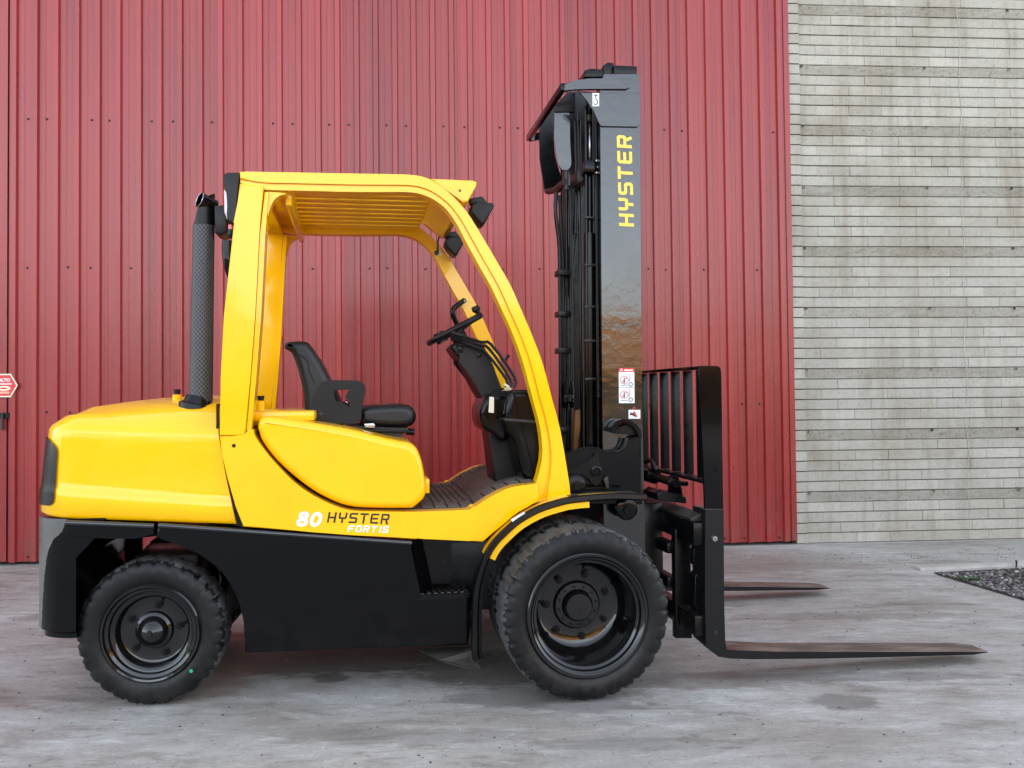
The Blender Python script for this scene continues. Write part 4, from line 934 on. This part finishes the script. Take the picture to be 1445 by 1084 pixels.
# pedals
for px, py, v in ((712, 655, .42), (738, 676, .28)):
    a = P(px - 12, py + 7, v); b_ = P(px + 16, py - 7, v); bm = bmesh.new(); n = Vector((-(b_ - a).z, 0, (b_ - a).x)).normalized() * .010
    f = bm.faces.new([bm.verts.new(p) for p in (a, b_, b_ + Vector((0, .09, 0)), a + Vector((0, .09, 0)))]); r = bmesh.ops.extrude_face_region(bm, geom=[f]); bmesh.ops.translate(bm, verts=[g for g in r['geom'] if isinstance(g, bmesh.types.BMVert)], vec=n)
    pd = finish('pedal', bm, STEEL if v > .4 else MAT, FL, 0); tube('pedal_arm', [(a + b_) / 2 + Vector((0, .045, 0)), P(px + 14, py + 14, v + .045)], 0.010, PLA, pd, 8)
# grab handle on the far leg
tube('grab_handle', spl([P(655, 424, W - .13), P(648, 429, W - .16), P(640, 436, W - .17), P(639, 444, W - .17), P(645, 458, W - .14)], 5), 0.015, PLA, FL, 10)
bm = bmesh.new(); add_lathe(bm, [(0, -.004), (.007, -.003), (.008, .004)], 10, tuple(P(654.5, 425, W - .148))); finish('handle_bolt', bm, STEEL, FL, 40)

# ---- front mudguard
e1 = spl([(905, 698), (860, 697), (806, 701), (782, 706), (755, 715), (728, 730), (709, 746), (692, 764), (680, 786), (671, 815), (667, 845), (666, 905), (668, 925)], 5)
pth = uzs(e1, -0.02)
bm = bmesh.new(); cut = 8 * 5
add_sweep(bm, pth[:cut], [(0.0, 0.03), (0.0, -0.075), (0.006, -0.075), (0.006, 0.03)]); mg = finish('mudguard', bm, YEL, FL, 40)
bm = bmesh.new(); add_sweep(bm, pth[cut - 1:], [(0.0, 0.03), (0.0, -0.075), (0.006, -0.075), (0.006, 0.03)]); finish('lower_mudguard', bm, BLK, FL, 40)
bm = bmesh.new(); add_sweep(bm, pth, [(-0.010, -0.070), (-0.012, -0.085), (-0.006, -0.096), (0.012, -0.098), (0.020, -0.088), (0.016, -0.070)]); finish('rubber_edging', bm, BLK2, FL, 50)
bm = bmesh.new(); add_sweep(bm, pth[8:cut], [(0.016, -0.083), (0.046, -0.083), (0.046, -0.078), (0.016, -0.078)]); finish('mudguard_face', bm, YEL, FL, 40)
bm = bmesh.new(); add_sweep(bm, pth[cut + 2:], [(0.016, -0.083), (0.034, -0.083), (0.034, -0.078), (0.016, -0.078)]); finish('lower_face', bm, BLK, FL, 40)
# flap turned back under the step
f0 = [P(590, 916, .10), P(666, 912, .10), P(666, 918, -.02), P(677, 942, -.10), P(652, 940.5, -.10), P(620, 931, -.03)]
bm = bmesh.new(); f = bm.faces.new([bm.verts.new(p) for p in f0]); r = bmesh.ops.extrude_face_region(bm, geom=[f]); bmesh.ops.translate(bm, verts=[g for g in r['geom'] if isinstance(g, bmesh.types.BMVert)], vec=(0, 0, -0.006)); finish('lower_flap', bm, GREASE, FL, 0)
plate('serial_label', [(721, 733), (740, 722.5), (742, 727), (724, 738)], -0.092, -0.0905, WHT, FL, 0)
# dusty top shelf of the mudguard
bm = bmesh.new(); a, b_ = P(806, 700, -.05), P(906, 706, -.05); add_box(bm, (a.x, -0.088, a.z - .020), (b_.x, 0.13, a.z - .004), 0.004); finish('mudguard_shelf', bm, GREASE, FL, 30)

# ---- wheels
def tyre_mesh(Rt, rim, wd, lugs, depth=0.008):
    n = lugs * 8; prof = [(rim, .014), (rim + .012, .004), (rim + .03, .0), (Rt * .80, -.002), (Rt * .885, .0), (Rt * .925, .004), (Rt * .955, .012), (Rt * .985, .026), (Rt * .998, .046), (Rt, wd * .36), (Rt * 1.0, wd * .5)]
    prof = prof + [(r, wd - v) for r, v in reversed(prof[:-1])]
    bm = bmesh.new(); rg = []; half = len(prof) // 2
    for j, (r, v) in enumerate(prof):
        ring = []
        for k in range(n):
            ph = (k / 8 + (0.0 if j <= half else 0.5)) % 1.0
            g = (ph < 0.19)
            rr = r
            if r > Rt * .92 and g and j != half: rr = r - depth * min(1, (r - Rt * .92) / (Rt * .05))
            if r > Rt * .98: rr += 0.0012 * math.sin(k * 1.7 + j)
            a = 2 * math.pi * k / n; ring.append(bm.verts.new((rr * math.cos(a), v + (0.005 if g and Rt * .9 < r < Rt * .97 and j < half else 0), rr * math.sin(a))))
        rg.append(ring)
    for a, b_ in zip(rg, rg[1:]):
        for k in range(n):
            f = bm.faces.new((a[k], a[(k + 1) % n], b_[(k + 1) % n], b_[k]))
            if min(v.co.x ** 2 + v.co.z ** 2 for v in f.verts) > (Rt * .955) ** 2: f.material_index = 1
    for k in range(n): bm.faces.new((rg[-1][k], rg[-1][(k + 1) % n], rg[0][(k + 1) % n], rg[0][k]))
    return bm
def nut(bm, c, r, h):
    add_lathe(bm, [(0, -h - .016), (r * .42, -h - .015), (r * .45, -h)], 10, c); add_lathe(bm, [(0, -h), (r * .9, -h), (r, -h + .003), (r, 0)], 6, c); add_lathe(bm, [(r * 1.25, -.004), (r * 1.3, 0)], 12, c)
def build_wheel(kind, u, v, z, rz, Rt, wd):
    front = kind == 'front'
    if front: rim = [(.262, .03), (.262, .004), (.255, -.004), (.246, -.003), (.240, .006), (.232, .010), (.226, .022), (.216, .028), (.211, .045), (.207, .10), (.203, .150), (.196, .178), (.182, .196), (.165, .204), (.105, .206), (.100, .196), (.096, .190), (.070, .188), (.066, .175), (.062, .160), (.055, .154), (.0, .152)]
    else: rim = [(.205, .03), (.206, .006), (.198, -.004), (.190, -.002), (.184, .008), (.172, .013), (.166, .024), (.158, .026), (.150, .032), (.146, .052), (.138, .066), (.128, .070), (.080, .066), (.074, .050), (.062, .044), (.058, .030), (.048, .012), (.028, -.004), (.014, -.010), (.012, -.018), (.0, -.019)]
    bm = bmesh.new(); add_lathe(bm, rim, 64); o = finish('wheel', bm, RIM, FL, 32); o.location = (u, v, z); o.rotation_euler = (0, 0, rz)
    finish('tyre', tyre_mesh(Rt, .252 if front else .196, wd, 33 if front else 29), [RUB, TRD], o, 35)
    nn, rr, off, dv = (7, .137, R(22), .204) if front else (5, .104, R(8), .069)
    for k in range(nn):
        a = off + 2 * math.pi * k / nn; bm = bmesh.new(); nut(bm, (rr * math.cos(a), dv, rr * math.sin(a)), .015, .017); finish('wheel_nut', bm, BLK2, o, 30)
    if front:
        for k in range(12):
            a = R(10) + 2 * math.pi * k / 12; bm = bmesh.new(); add_lathe(bm, [(0, -.008), (.006, -.007), (.0065, 0)], 6, (.084 * math.cos(a), .189, .084 * math.sin(a))); finish('hub_bolt', bm, BLK2, o, 30)
    return o
fz = 0.357; nf = P(832, 872, -.28)
fw = build_wheel('front', 0.0, -.285, 0.358, 0, 0.360, 0.235)
rw = build_wheel('rear', P(212, 890, .04).x, .035, .302, R(-4), 0.304, 0.18)
bm = bmesh.new(); add_lathe(bm, [(0, -.0035), (.007, -.003), (.0075, .001)], 12, (.166, -.002, -.160)); finish('green_mark', bm, GRN, rw, 30)
def copy_wheel(o, loc, rz):
    c = o.copy(); COL.objects.link(c); c.parent = FL; c.location = loc; c.rotation_euler = (0, 0, rz)
    for ch in o.children:
        if ch.name.startswith('green'): continue
        d = ch.copy(); COL.objects.link(d); d.parent = c
    return c
copy_wheel(fw, (0, W + .285, .358), math.pi); copy_wheel(rw, (rw.location.x, W - .035, .302), math.pi + R(-4))
# inner tyres of the twin front wheels
for v in (-.035, W - .20):
    o = finish('inner_tyre', tyre_mesh(.360, .20, .235, 33), [RUB, TRD], FL, 35); o.location = (0, v, .358); o.rotation_euler = (0, .09, 0)

# ---- mast
MV0, MV1 = 0.18, 1.02
mast = plate('mast_rail', [(846.5, 122), (848, 300), (850, 560), (852, 720), (853, 800), (912, 800), (909, 700), (906, 560), (904, 300), (902.5, 104), (852, 104)], MV0, MV0 + .022, MIR, FL, 0.003)
# flanges of the near channel, and the far channel
def rail_bar(name, pxs, v0, v1, mat, at, bev=0.003): return plate(name, pxs, v0, v1, mat, FL, bev, 2, at)
rail_bar('mast_flange', [(847, 125), (851.5, 560), (853, 800), (859, 800), (857, 560), (853, 125)], MV0 + .022, MV0 + .075, BLK, MV0)
rail_bar('mast_flange', [(896, 106), (899, 560), (903, 800), (911, 800), (905.6, 560), (902, 106)], MV0 + .022, MV0 + .075, BLK, MV0)
rail_bar('mast_rail', [(846.5, 122), (848, 300), (850, 560), (852, 720), (853, 800), (912, 800), (909, 700), (906, 560), (904, 300), (902.5, 104), (852, 104)], MV1 - .022, MV1, BLK, MV0)
rail_bar('mast_flange', [(847, 125), (851.5, 560), (853, 800), (859, 800), (857, 560), (853, 125)], MV1 - .075, MV1 - .022, BLK, MV0)
# inner rails, a little taller at the top
for v0, v1 in ((MV0 + .082, MV0 + .13), (MV1 - .13, MV1 - .082)):
    rail_bar('inner_rail', [(853, 100), (856, 800), (906, 800), (899, 92), (866, 92), (866, 98)], v0, v1, BLK2, MV0)
plate('rail_head', [(852, 105), (852, 92), (858, 88), (866, 89), (866, 105)], MV0 + .03, MV0 + .11, BLK2, FL, 0.003)
plate('rail_head', [(866.5, 104.5), (866.5, 92), (899, 93.5), (899, 105)], MV0 + .01, MV0 + .08, BLK2, FL, 0.003)
plate('rail_head', [(824, 109), (826, 99), (834, 96.5), (851.5, 98), (851.5, 109)], MV0 + .03, MV0 + .15, BLK2, FL, 0.004)
# top bow: near arm, cross bar, far arm
tb = [(889.5, 111), (860, 110.5), (830, 111), (812, 113.5), (797, 118), (796, 129), (812, 126), (835, 125.5), (884, 126.5), (889, 124)]
for at_v in (MV0 - .012, MV1 - .01):
    bm = bmesh.new(); q = uzs(tb, MV0 - .012); add_prism(bm, q, at_v, at_v + .022, 0.004); finish('top_tie', bm, MIR, FL, 40)
a = P(797, 118, MV0); b_ = P(796, 129, MV0); bm = bmesh.new(); add_box(bm, (a.x - .022, MV0 - .010, b_.z), (a.x + .004, MV1 + .01, a.z), 0.006, 3); finish('top_cross_bar', bm, BLK, FL, 40)
plate('lifting_gusset', [(817, 131), (903.5, 131), (903.5, 176), (900, 179.5), (848, 178.5), (844, 172), (838, 155), (829, 141)], MV0 - .010, MV0 - .001, MIR, FL, 0.003)
plate('hose_guard', spl([(782, 150), (796, 149), (803.5, 160), (804.5, 200), (806, 232), (801, 240), (792, 239), (786.5, 226), (782, 195)], 4), .34, .352, MIR, FL, 0.003)
plate('hose_guard', spl([(761, 183), (770, 165), (781, 148), (781.5, 190), (784, 222), (794, 258), (792, 270), (781, 273), (770, 272), (766, 250), (762, 225)], 4), .93, .945, BLK2, FL, 0.003)
plate('crosshead_plate', [(800, 130), (818, 128), (848, 131), (850, 262), (812, 264), (803, 240), (800, 170)], .58, .60, PLA, FL, 0.003)
plate('crosshead_plate', [(783, 149), (800, 131), (812, 131), (812, 158), (783, 158)], .33, .36, PLA, FL, 0.003)
tube('hose_guard_foot', spl([P(772, 270, .92), P(782, 268, .75), P(790, 262, .55), P(797, 257, .40)], 4), .016, PLA, FL, 10)
# lift cylinders and rods
def vert(name, x0, y0, x1, y1, v, r, mat, n=14): return tube(name, [P(x0, y0, v), P(x1, y1, v)], r, mat, FL, n)
vert('lift_cylinder', 832, 330, 834, 700, .30, 0.030, BLK)
vert('lift_rod', 831.5, 140, 832, 330, .30, 0.016, BLK)
vert('lift_cylinder', 801, 350, 803, 690, .86, 0.034, BLK2)
vert('lift_rod', 800, 195, 801, 350, .86, 0.018, GREASE)
vert('hydraulic_pipe', 827, 150, 829, 640, .28, 0.008, BLK)
vert('hydraulic_pipe', 837.5, 250, 839, 420, .29, 0.006, GREASE)
vert('hydraulic_pipe', 817, 170, 822, 640, .45, 0.010, BLK)
for y in (307, 374, 433, 481, 535):
    x = 827 + (y - 150) * .004; bm = bmesh.new(); a = P(x - 1, y, .27); add_box(bm, (a.x - .008, .262, a.z - .006), (a.x + .045, .275, a.z + .006), 0.002); finish('pipe_clamp', bm, GREASE, FL, 30)
# lift chain: one link plate after the other
bm = bmesh.new(); a, b_ = P(843, 178, .26), P(845.5, 560, .26); L = (b_ - a).length; nl = int(L / .019)
for k in range(nl):
    p = a.lerp(b_, (k + .5) / nl); o_ = 0.006 if k % 2 else 0.0
    add_box(bm, (p.x - .0075, .252 + o_, p.z - .0115), (p.x + .0075, .256 + o_, p.z + .0115), 0.003, 1); add_box(bm, (p.x - .0075, .268 - o_, p.z - .0115), (p.x + .0075, .272 - o_, p.z + .0115), 0.003, 1)
ch = finish('lift_chain', bm, GREASE, FL, 30)
bm = bmesh.new(); p = P(844, 236, .25); add_box(bm, (p.x - .07, .236, p.z - .028), (p.x + .02, .30, p.z + .028), 0.004); finish('chain_bracket', bm, BLK, FL, 30)
plate('chain_bracket', [(814, 241), (833, 238), (833, 254), (815, 258)], .30, .44, PLA, FL, .004)
for dx, dy in ((0, -9), (5, 0), (0, 8)):
    bm = bmesh.new(); add_lathe(bm, [(0, -.006), (.006, -.005), (.007, 0)], 6, tuple(P(842 + dx * .4, 236 + dy, .236))); finish('bracket_bolt', bm, STEEL, FL, 30)
tube('chain_anchor', [P(831, 163, .28), P(832, 172, .28)], .014, GREASE, FL, 8); tube('chain_anchor', [P(832, 172, .28), P(832.5, 236, .28)], .006, STEEL, FL, 8)
# hoses
hz = [[(785, 272), (784, 300), (789, 345), (790, 400), (791, 520), (790.5, 640)], [(790, 276), (792, 330), (795, 390), (796, 520), (795, 640)], [(800, 268), (799, 320), (800, 400), (801, 520), (800, 645)], [(805, 262), (806, 330), (806, 420), (807, 560)], [(815, 258), (813, 300), (807, 350), (804, 420)], [(822, 256), (818, 300), (811, 345), (806, 400)], [(812, 150), (813, 200), (814, 260), (812, 330)]]
for k, h in enumerate(hz): tube('hydraulic_hose', spl([P(x, y, .50 + .02 * (k % 3)) for x, y in h], 4), .0105, PLA if k % 2 else BLK2, FL, 10)
for y in (385, 443, 495, 607):
    bm = bmesh.new(); a, b_ = P(787, y - 4, .49), P(805, y + 4, .49); add_box(bm, (a.x, .478, b_.z), (b_.x, .565, a.z), .003); finish('hose_clip', bm, PLA, FL, 30)
for x in (798.5, 806.5):
    bm = bmesh.new(); add_tube(bm, [P(x, y, .49) for y in (538, 546, 547, 556, 557, 566, 567, 576)], [.010, .010, .014, .014, .010, .013, .015, .010], 10); finish('hose_fitting', bm, BLK, FL, 30)
plate('cylinder_bracket', [(812, 580), (820, 578), (820, 594), (814, 640), (809, 640)], .52, .56, TAN, FL, .002)
# mast foot: trunnion bracket with scroll
sc_ = [(796, 640)] + spl([(809, 639), (818, 634.5), (829, 632), (843, 633.5), (854, 638), (864, 639), (873, 638), (882, 632), (886, 619)], 4) + [(897, 618.5), (905, 616), (906.5, 712), (800, 712)]
plate('mast_bracket', sc_, .115, .165, BLK, FL, 0.005, 3)
bm = bmesh.new(); q = spl([P(866, 610, .1), P(866, 603, .1), P(872, 596.5, .1), P(882, 594.5, .1), P(892, 598, .1), P(900, 606, .1), P(904.5, 617, .1)], 5); uzp = [(p[0], p[2]) for p in q]
add_sweep(bm, uzp, [(-.009, .10), (.009, .10), (.009, .17), (-.009, .17)]); finish('bracket_scroll', bm, BLK, FL, 40)
tube('scroll_rim', spl([P(x, y, .112) for x, y in ((809, 638.5), (818, 634), (829, 631.4), (843, 633), (854, 637.5), (864, 638.5), (873, 637.5), (882, 631.5), (886, 619))], 4), .004, BLK, FL, 6)
plate('trunnion_web', [(868, 612), (884, 613), (900, 615), (899, 597), (882, 600), (872, 603)], .13, .16, BLK2, FL, .003)
# weld beads along the mast foot
bm = bmesh.new(); pts = [P(904.5 + .006 * (y - 610), y, .112) for y in range(612, 706, 3)]
for p in pts: bmesh.ops.create_icosphere(bm, subdivisions=1, radius=.0055, matrix=Matrix.Translation(p))
o = finish('weld_bead', bm, GREASE, FL, 60); o['kind'] = 'stuff'
# tilt cylinder clevis
plate('tilt_link', spl([(800, 668), (822, 657), (838, 645), (843, 640), (846, 652), (851, 664), (849, 676), (843, 686), (836, 682), (826, 672), (812, 667)], 4), .085, .112, BLK2, FL, .004)
bm = bmesh.new(); c = P(841, 665, .085); add_lathe(bm, [(.026, .0), (.026, -.012), (.018, -.014), (.014, -.006), (0, -.006)], 24, tuple(c)); finish('tilt_pin', bm, BLK, FL, 30)
bm = bmesh.new(); c = P(812, 684, .09); add_lathe(bm, [(.045, .02), (.045, -.01), (.034, -.016), (.012, -.016), (.012, -.03), (0, -.03)], 24, tuple(c)); finish('tilt_cylinder_end', bm, BLK2, FL, 30)
tube('tilt_cylinder', [P(812, 684, .16), Vector((-.35, .16, .60))], .04, BLK2, FL, 16)
plate('link_foot', [(852, 676), (858, 672), (860, 690), (856, 690)], .08, .11, GREASE, FL, .002)
bm = bmesh.new(); c = P(884, 719, .10); add_lathe(bm, [(.05, .03), (.05, -.01), (.036, -.014), (.02, -.014), (.018, -.024), (0, -.024)], 24, tuple(c)); finish('pivot_cap', bm, BLK, FL, 30)

# ---- carriage, load backrest and forks
CU = 0.515
def cbox(name, u0, u1, v0, v1, z0, z1, mat=None, bev=.005, parent=None):
    bm = bmesh.new(); add_box(bm, (u0, v0, z0), (u1, v1, z1), bev); return finish(name, bm, mat or BLK2, parent or FL, 30)
ub = P(963, 800, .10).x
car = cbox('carriage_bar', CU + .01, CU + .075, -.13, W + .13, .60, .70, BLK2)
cbox('carriage_bar', CU + .01, CU + .065, -.13, W + .13, .20, .29)
bm = bmesh.new(); q = [(CU + .01, .715), (CU + .055, .735), (CU + .075, .735), (CU + .075, .703), (CU + .01, .703)]; add_prism(bm, q, -.10, W + .10, .003); finish('fork_hook_bar', bm, GREASE, FL, 30)
for v in (.08, W - .12):
    plate('carriage_post', [(952, 747), (974, 747.5), (975.5, 850), (977, 901), (954, 901)], v, v + .05, BLK2, FL, .004, 2, .08)
for v in (.30, W - .34): cbox('carriage_roller_plate', CU - .10, CU + .02, v, v + .03, .18, .74)
for z, v0 in ((.52, .13), (.36, .13)): cbox('carriage_rung', CU - .02, CU + .03, v0, W - v0, z, z + .05)
for k in range(3):
    c = P(985, 770 + k * 22, -.02); bm = bmesh.new(); add_lathe(bm, [(0, -.012), (.012, -.011), (.013, 0)], 6, tuple(c)); finish('carriage_bolt', bm, BLK, FL, 30)
plate('fork_lock', [(979, 776), (990, 764), (994, 790), (994, 806), (985, 803), (978, 795)], -.03, .02, BLK2, FL, .004)
plate('fork_lock', [(981, 813), (988, 808), (996, 808), (996, 890), (988, 880), (980, 850)], -.06, .02, BLK2, FL, .004)
# side shift cylinder
cs = P(925, 672, .30); bm = bmesh.new(); add_tube(bm, [Vector((CU - .02, .95, cs.z)), Vector((CU - .02, .30, cs.z))], .038, 18); finish('side_shift_cylinder', bm, BLK, FL, 40)
tube('side_shift_rod', [Vector((CU - .02, .30, cs.z)), Vector((CU, .05, cs.z - .012))], .020, BLK2, FL, 14)
plate('shift_clevis', [(944, 675), (952, 671.5), (958, 674), (962, 690), (965, 704), (946, 703), (949, 688)], .10, .15, BLK, FL, .004)
plate('shift_foot', [(928, 697), (934, 693), (960, 698), (969, 702), (969, 711), (928, 706)], .06, .26, BLK2, FL, .004)
tube('shift_pin', [P(941, 680, .07), P(970, 683, .07)], .012, BLK, FL, 10)
tube('shift_hose', spl([P(910, 652, .4), P(918, 650, .35), P(922, 656, .3), P(926, 664, .28)], 4), .012, PLA, FL, 8)
# load backrest
zt_ = P(1000, 516.5, -.12).z; zb_ = P(994, 680, -.12).z; u0, u1 = P(985.5, 600, -.12).x, P(1018, 600, -.12).x
for k, v in enumerate((-.135, W + .12)):
    pl = [(985.5, 523), (988, 516.2), (1012, 516.2), (1017, 519), (1018.5, 526), (1019.5, 640), (1021, 722), (995, 722), (992, 640), (987, 540)]
    plate('backrest_upright', pl, v, v + .016, BLK, FL, .003, 2, -.135)
bm = bmesh.new(); add_box(bm, (u0 + .01, -.12, zt_ - .014), (u1 - .012, W + .12, zt_), .005, 3); finish('backrest_top', bm, BLK, FL, 30)
bm = bmesh.new(); add_box(bm, (u0 + .02, -.12, zb_ - .010), (u1 - .012, W + .12, zb_ + .004), .003); finish('backrest_bottom', bm, BLK2, FL, 30)
for k in range(8):
    v = -.005 + .165 * k; cbox('backrest_bar', u0 + .040, u1 - .022, v, v + .012, zb_ + .006, zt_ - .016, BLK2, .003)
bm = bmesh.new(); add_lathe(bm, [(0, -.006), (.010, -.005), (.012, 0)], 12, tuple(P(1012, 663, -.135))); finish('backrest_bolt', bm, BLK, FL, 30)
# forks: shank, heel and tapering blade
def fork(v0, shrink, z_off=0.0):
    sh = [(995.5, 719), (1021.5, 719), (1022, 850), (1023.5, 905), (1025, 918)]
    bm = bmesh.new(); q = uzs(sh, -.15)
    tipu = P(1398, 920.5, -.15); heel = P(1062, 930, -.15)
    bl = uzs([(1100, 920), (1250, 920), (1375, 920), (1398, 921), (1398, 922.5), (1375, 924), (1250, 927.5), (1160, 929.5), (1062, 930.5), (1030, 929.5), (1014, 927), (996, 911), (995, 850)], -.15)
    pts = q + bl
    if shrink: pts = [(u if u < .7 else .7 + (u - .7) * shrink, z + z_off) for u, z in pts]
    add_prism(bm, pts, v0, v0 + .15, .004, 2)
    # rounded corner of the tip
    for vtx in bm.verts:
        t = max(0, (vtx.co.x - (max(p[0] for p in pts) - .10)) / .10)
        if t > 0: vtx.co.y = v0 + .075 + (vtx.co.y - v0 - .075) * (1 - .22 * t * t)
    return finish('fork', bm, FORK, FL, 30)
fk = fork(-.15, 0); fork(W + .03, .985)
bm = bmesh.new(); add_lathe(bm, [(0, -.010), (.012, -.009), (.016, 0)], 14, tuple(P(1008, 760, -.15))); finish('fork_pin', bm, STEEL, fk, 30)
bm = bmesh.new(); add_lathe(bm, [(0, -.004), (.008, -.003), (.009, 0)], 10, tuple(P(1010, 893, -.15))); finish('fork_stamp', bm, GREASE, fk, 30)

# ---- lettering and decals
def on_side(x0, y0, x1, y1, hgt, v):
    """baseline from (x0,y0) to (x1,y1) in photo pixels, letter height hgt px, on the plane v"""
    a = P(x0, y0, v); b_ = P(x1, y1, v); up = P(x0, y0 - hgt, v) - a
    L = (b_ - a)
    return a, L, up
def lettering(name, text, x0, y0, x1, y1, hgt, v, mat, adv, t, shear, width, parent):
    a, L, up = on_side(x0, y0, x1, y1, hgt, v)
    return word(name, text, lambda x, y: a + L * (x / width) + up * y, mat, parent, adv, t, shear)
lettering('panel_lettering', 'HYSTER', 461, 737.5, 551, 740, 15, 0.0, BLD, 1.0, .17, .18, 6.0, FL)
lettering('panel_lettering', 'FORTIS', 490, 750.5, 550, 752, 9.5, 0.0, WHT, 1.0, .20, .22, 5.6, FL)
lettering('panel_number', '80', 417, 742.5, 456, 743.5, 20.5, 0.0, WHT, .92, .24, .25, 1.95, FL)
# on the mast: reads upwards
a = P(894.5, 320, MV0); L = P(891, 192, MV0) - a; lf = P(873.5, 319, MV0) - a
word('mast_lettering', 'HYSTER', lambda x, y: a + L * (x / 5.8) + lf * y, GOLD, mast, 1.0, .20, 0.0)
def decal(name, x0, y0, x1, y1, v, mat, parent=None):
    bm = bmesh.new(); bm.faces.new([bm.verts.new(P(x, y, v)) for x, y in ((x0, y0), (x1, y0), (x1 + (y1 - y0) * .01, y1), (x0 + (y1 - y0) * .01, y1))]); return finish(name, bm, mat, parent or FL, 0)
def ringdecal(name, cx, cy, r, t, v, mat, parent):
    bm = bmesh.new()
    for qd in strip2d(ell(cx, cy, r, r, 20), t, True): bm.faces.new([bm.verts.new(P(p.x, p.y, v)) for p in qd])
    return finish(name, bm, mat, parent, 0)
def linedecal(name, pts, t, v, mat, parent):
    bm = bmesh.new()
    for qd in strip2d(pts, t): bm.faces.new([bm.verts.new(P(p.x, p.y, v)) for p in qd])
    return finish(name, bm, mat, parent, 0)
wd = decal('warning_decal', 873, 519.5, 895, 569, MV0 - .0012, WHT, mast); dv = MV0 - .0020
decal('decal_header', 873, 519.5, 895, 525, dv, REDD, wd); linedecal('decal_mark', [(875, 524), (877, 520.7), (879, 524)], 0.9, dv - .0006, WHT, wd); linedecal('decal_mark', [(881, 522.5), (893, 522.5)], 1.8, dv - .0006, WHT, wd)
for cy, ky in ((536.5, 542.5), (557, 564)):
    ringdecal('decal_ring', 881, cy, 5.4, 0.9, dv, REDD, wd); linedecal('decal_mark', [(877.4, cy + 3.6), (884.6, cy - 3.6)], 0.8, dv - .0006, REDD, wd)
    ringdecal('decal_figure', 881, cy - 2.4, .55, 0.9, dv - .0009, BLD, wd); linedecal('decal_figure', [(880.2, cy - .4), (881.2, cy + 2), (880.4, cy + 4)], 1.6, dv - .0012, BLD, wd); ringdecal('decal_wheel', 890, ky, 2.6, 1.0, dv, BLD, wd)
    linedecal('decal_mark', [(876, ky + 1.5), (886, ky + 1)], 0.7, dv - .0003, BLD, wd); linedecal('decal_mark', [(888, cy - 9), (888, ky - 4)], 0.6, dv, GREASE, wd)
linedecal('decal_mark', [(874, 546.8), (894.5, 546.8)], 0.5, dv, GREASE, wd)
hd = decal('hand_decal', 887, 578.5, 903.5, 591, MV0 - .0012, WHT, mast)
linedecal('decal_mark', [(892.5, 578), (894.8, 574.5), (897, 578)], 1.2, dv, REDD, hd); linedecal('decal_figure', [(889, 584), (893, 584.5), (897, 587)], 3.4, dv, BLD, hd); linedecal('decal_figure', [(894.5, 581), (896, 584), (898.5, 588.5)], 2.6, dv - .0006, REDD, hd)
kd = decal('hook_decal', 836, 131.5, 845.2, 150, MV0 - .0112, WHT)
linedecal('decal_figure', spl([(841, 133), (841, 139), (843.5, 143), (842, 147), (839, 147), (837.8, 144.5)], 3), 1.3, MV0 - .0122, BLD, kd); linedecal('decal_figure', [(838.8, 134.6), (843.6, 134.6)], 1.2, MV0 - .0128, BLD, kd)
